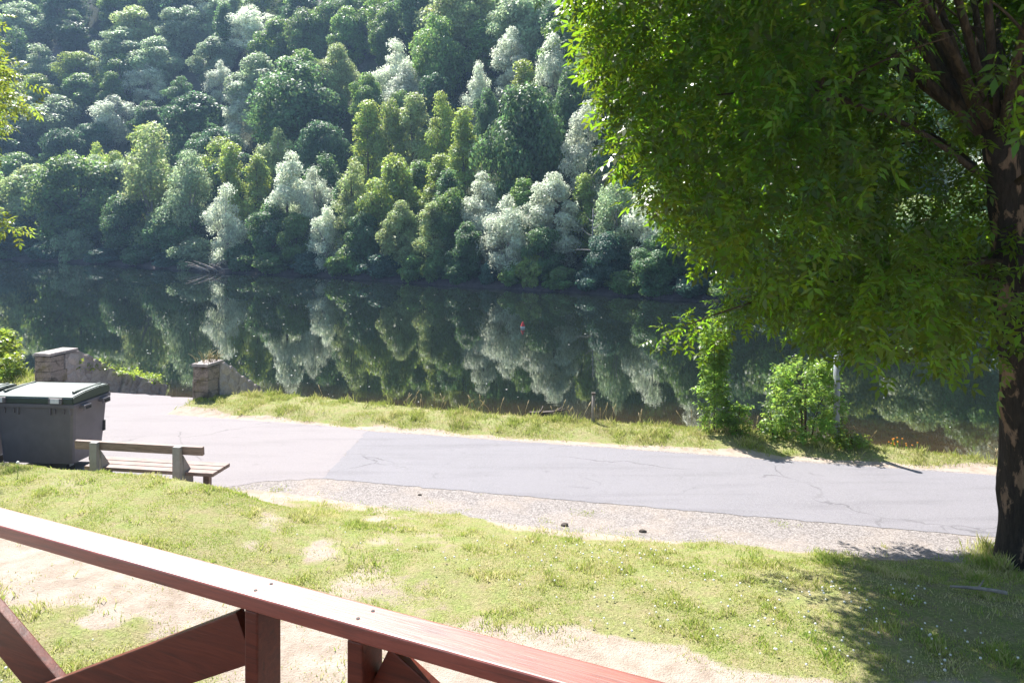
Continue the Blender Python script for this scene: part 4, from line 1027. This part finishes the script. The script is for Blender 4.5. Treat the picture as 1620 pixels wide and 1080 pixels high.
X, Y = bankpos(1333, 706); z = float(terrain(np.array(X), np.array(Y)))
mp = empty('metal_pole', (X, Y + .25, z)); tag(mp, 'grey galvanised metal pole rising beside the dense bush', 'pole')
MB().cyl((0, 0, -.4), (.03, 0, 1.75), .052, None, 20, .004).build('tube', M['zinc'], mp, True)
MB().cyl((.03, 0, 1.75), (.03, 0, 1.79), .058, .05, 20, .004).build('pole_cap', M['black'], mp, True)
# fallen branch in the shallows
Yd = F * (ZC - WATER) / (655 - HOR); Xd = (862 - 810) / F * Yd
fbx = empty('fallen_branch', (Xd, Yd, WATER)); tag(fbx, 'dark broken branch lying in the brown shallows near the grey post', 'branch')
A = Acc(); stick(A, (-.42, .05, .02), (.1, -.05, .06), (.62, .1, .10), .045, .015); A.obj('stem', M['wet_wood'], fbx, True)
for (x, e) in ((-.1, (.25, -.18, .12)), (.15, (.48, .2, .14)), (-.2, (-.05, .1, .20))):
    A = Acc(); stick(A, (x, 0, .04), (x + .1, 0, .07), e, .022, .008); A.obj('twig', M['dead_wood'], fbx, True)
# stones on the gravel
def pebble(px, py, s, label, seed):
    r = np.random.default_rng(seed); Y = F * (ZC - .1) / (py - HOR); X = (px - 810) / F * Y; z = float(terrain(np.array(X), np.array(Y)))
    bm = bmesh.new(); bmesh.ops.create_icosphere(bm, subdivisions=3, radius=1)
    for v in bm.verts:
        n = fbm(np.array(v.co.x * 1.5 + seed), np.array(v.co.y * 1.5 + v.co.z), seed); v.co = Vector((v.co.x * s, v.co.y * s * .7, v.co.z * s * .5)) * (.75 + .5 * float(n))
    me = bpy.data.meshes.new('stone'); bm.to_mesh(me); bm.free(); me.materials.append(M['stone'])
    o = link(bpy.data.objects.new('stone', me)); o.location = (X, Y, z + s * .25); tag(o, label, 'stone', 'stones on the gravel'); return o
pebble(893, 823, .048, 'dark stone at the edge of the gravel, left of the other dark stone', 1); pebble(1017, 835, .046, 'dark stone at the edge of the gravel, nearer to the shade tree', 2)
pebble(664, 771, .026, 'tiny stone beside a weed tuft on the gravel', 3)
# stick under the tree
Y = F * 3.38 / (926 - HOR); X = (1545 - 810) / F * Y; z = float(terrain(np.array(X), np.array(Y)))
sk = empty('fallen_stick', (X, Y, z)); tag(sk, 'bleached broken stick lying in the shaded grass under the tree', 'stick')
A = Acc(); stick(A, (-.21, .06, .05), (0, .0, .075), (.24, -.06, .05), .012, .022); A.obj('stem', M['dead_wood'], sk, True)
A = Acc(); stick(A, (.02, 0, .07), (.08, .05, .08), (.13, .10, .09), .009, .004); A.obj('twig', M['dead_wood'], sk, True)
# orange flower clump on the rim
X, Y = bankpos(1417, 704); z = float(terrain(np.array(X), np.array(Y)))
fl = empty('wild_flowers', (X, Y, z)); tag(fl, 'clump of small orange wild flowers on the bank rim right of the grey pole', 'flowers')
r = np.random.default_rng(4); A = Acc(); Bq = Acc()
for k in range(16):
    p = r.normal(0, .10, 2); h = r.uniform(.10, .2); A.add(*tube_np([(p[0], p[1], -.02), (p[0] + .01, p[1], h * .6), (p[0] + .02, p[1], h)], [.004, .004, .003], 4)); Bq.add(iv * np.array([.014, .014, .009]) + np.array([p[0] + .02, p[1], h]), fi)
A.obj('stem', M['bank_leaf'], fl); Bq.obj('blossom', M['orange_petal'], fl)
# dandelion clock before the bin
Y = 8.85; X = (28 - 810) / F * Y; z = float(terrain(np.array(X), np.array(Y)))
dd = empty('dandelion', (X, Y, z)); tag(dd, 'single dandelion clock standing in the grass before the bin', 'flower')
A = Acc(); A.add(*tube_np([(0, 0, -.02), (.004, 0, .08), (0, 0, .155)], [.004, .0035, .003], 5)); A.obj('stem', M['bank_leaf'], dd)
MB().sphere((0, 0, .165), .019).build('seed_head', M['petal'], dd, True)

# ------------------------------------------------------------------ light, sky, camera
sd = Vector((math.sin(AZ) * math.cos(EL), math.cos(AZ) * math.cos(EL), math.sin(EL)))
L = bpy.data.lights.new('sun', 'SUN'); L.energy = 5.0; L.angle = math.radians(.53); L.color = (1.0, .955, .88)
so = link(bpy.data.objects.new('sun', L)); so.rotation_euler = (-sd).to_track_quat('-Z', 'Y').to_euler(); so.location = (0, 0, 60)
w = bpy.data.worlds.new('World'); SC.world = w; w.use_nodes = True; nt = w.node_tree; nt.nodes.clear()
sky = nt.nodes.new('ShaderNodeTexSky'); sky.sky_type = 'NISHITA'; sky.sun_disc = False; sky.sun_elevation = EL; sky.sun_rotation = AZ; sky.ozone_density = 3.0; sky.air_density = 1.2
bg = nt.nodes.new('ShaderNodeBackground'); bg.inputs['Strength'].default_value = .065; wo = nt.nodes.new('ShaderNodeOutputWorld')
nt.links.new(sky.outputs[0], bg.inputs[0]); nt.links.new(bg.outputs[0], wo.inputs[0])
hz = bmesh.new(); bmesh.ops.create_cube(hz, size=1.0)
for v in hz.verts: v.co = Vector((-2 + v.co.x * 430, 115 + v.co.y * 330, 72 + v.co.z * 156))
hm = bpy.data.meshes.new('haze'); hz.to_mesh(hm); hz.free()
hmat, hnt, hout = nmat('haze'); pv = hnt.nodes.new('ShaderNodeVolumePrincipled'); pv.inputs['Color'].default_value = (.42, .64, 1, 1); pv.inputs['Density'].default_value = HAZE; pv.inputs['Anisotropy'].default_value = .25
hnt.links.new(pv.outputs[0], hout.inputs['Volume']); hm.materials.append(hmat)
if HAZE > 0: tag(link(bpy.data.objects.new('haze', hm)), 'thin bluish summer haze over the river valley', 'haze', kind='stuff')
cam = bpy.data.cameras.new('camera'); co = link(bpy.data.objects.new('camera', cam)); co.location = (0, 0, ZC); co.rotation_euler = (PI / 2, 0, 0)
cam.sensor_width = 36; cam.lens = F / 1620 * 36; cam.shift_y = -(540 - HOR) / 1620; cam.clip_start = .05; cam.clip_end = 1500
SC.camera = co
vs = SC.view_settings; vs.view_transform = 'Standard'; vs.look = 'None'; vs.exposure = 1.42; vs.gamma = 1
cy = SC.cycles; cy.max_bounces = 7; cy.diffuse_bounces = 1; cy.glossy_bounces = 4; cy.transmission_bounces = 4; cy.volume_bounces = 1; cy.transparent_max_bounces = 8
cy.caustics_reflective = False; cy.caustics_refractive = False; cy.use_denoising = True
print('TREES', len(TREES), 'leaves', len(PP))
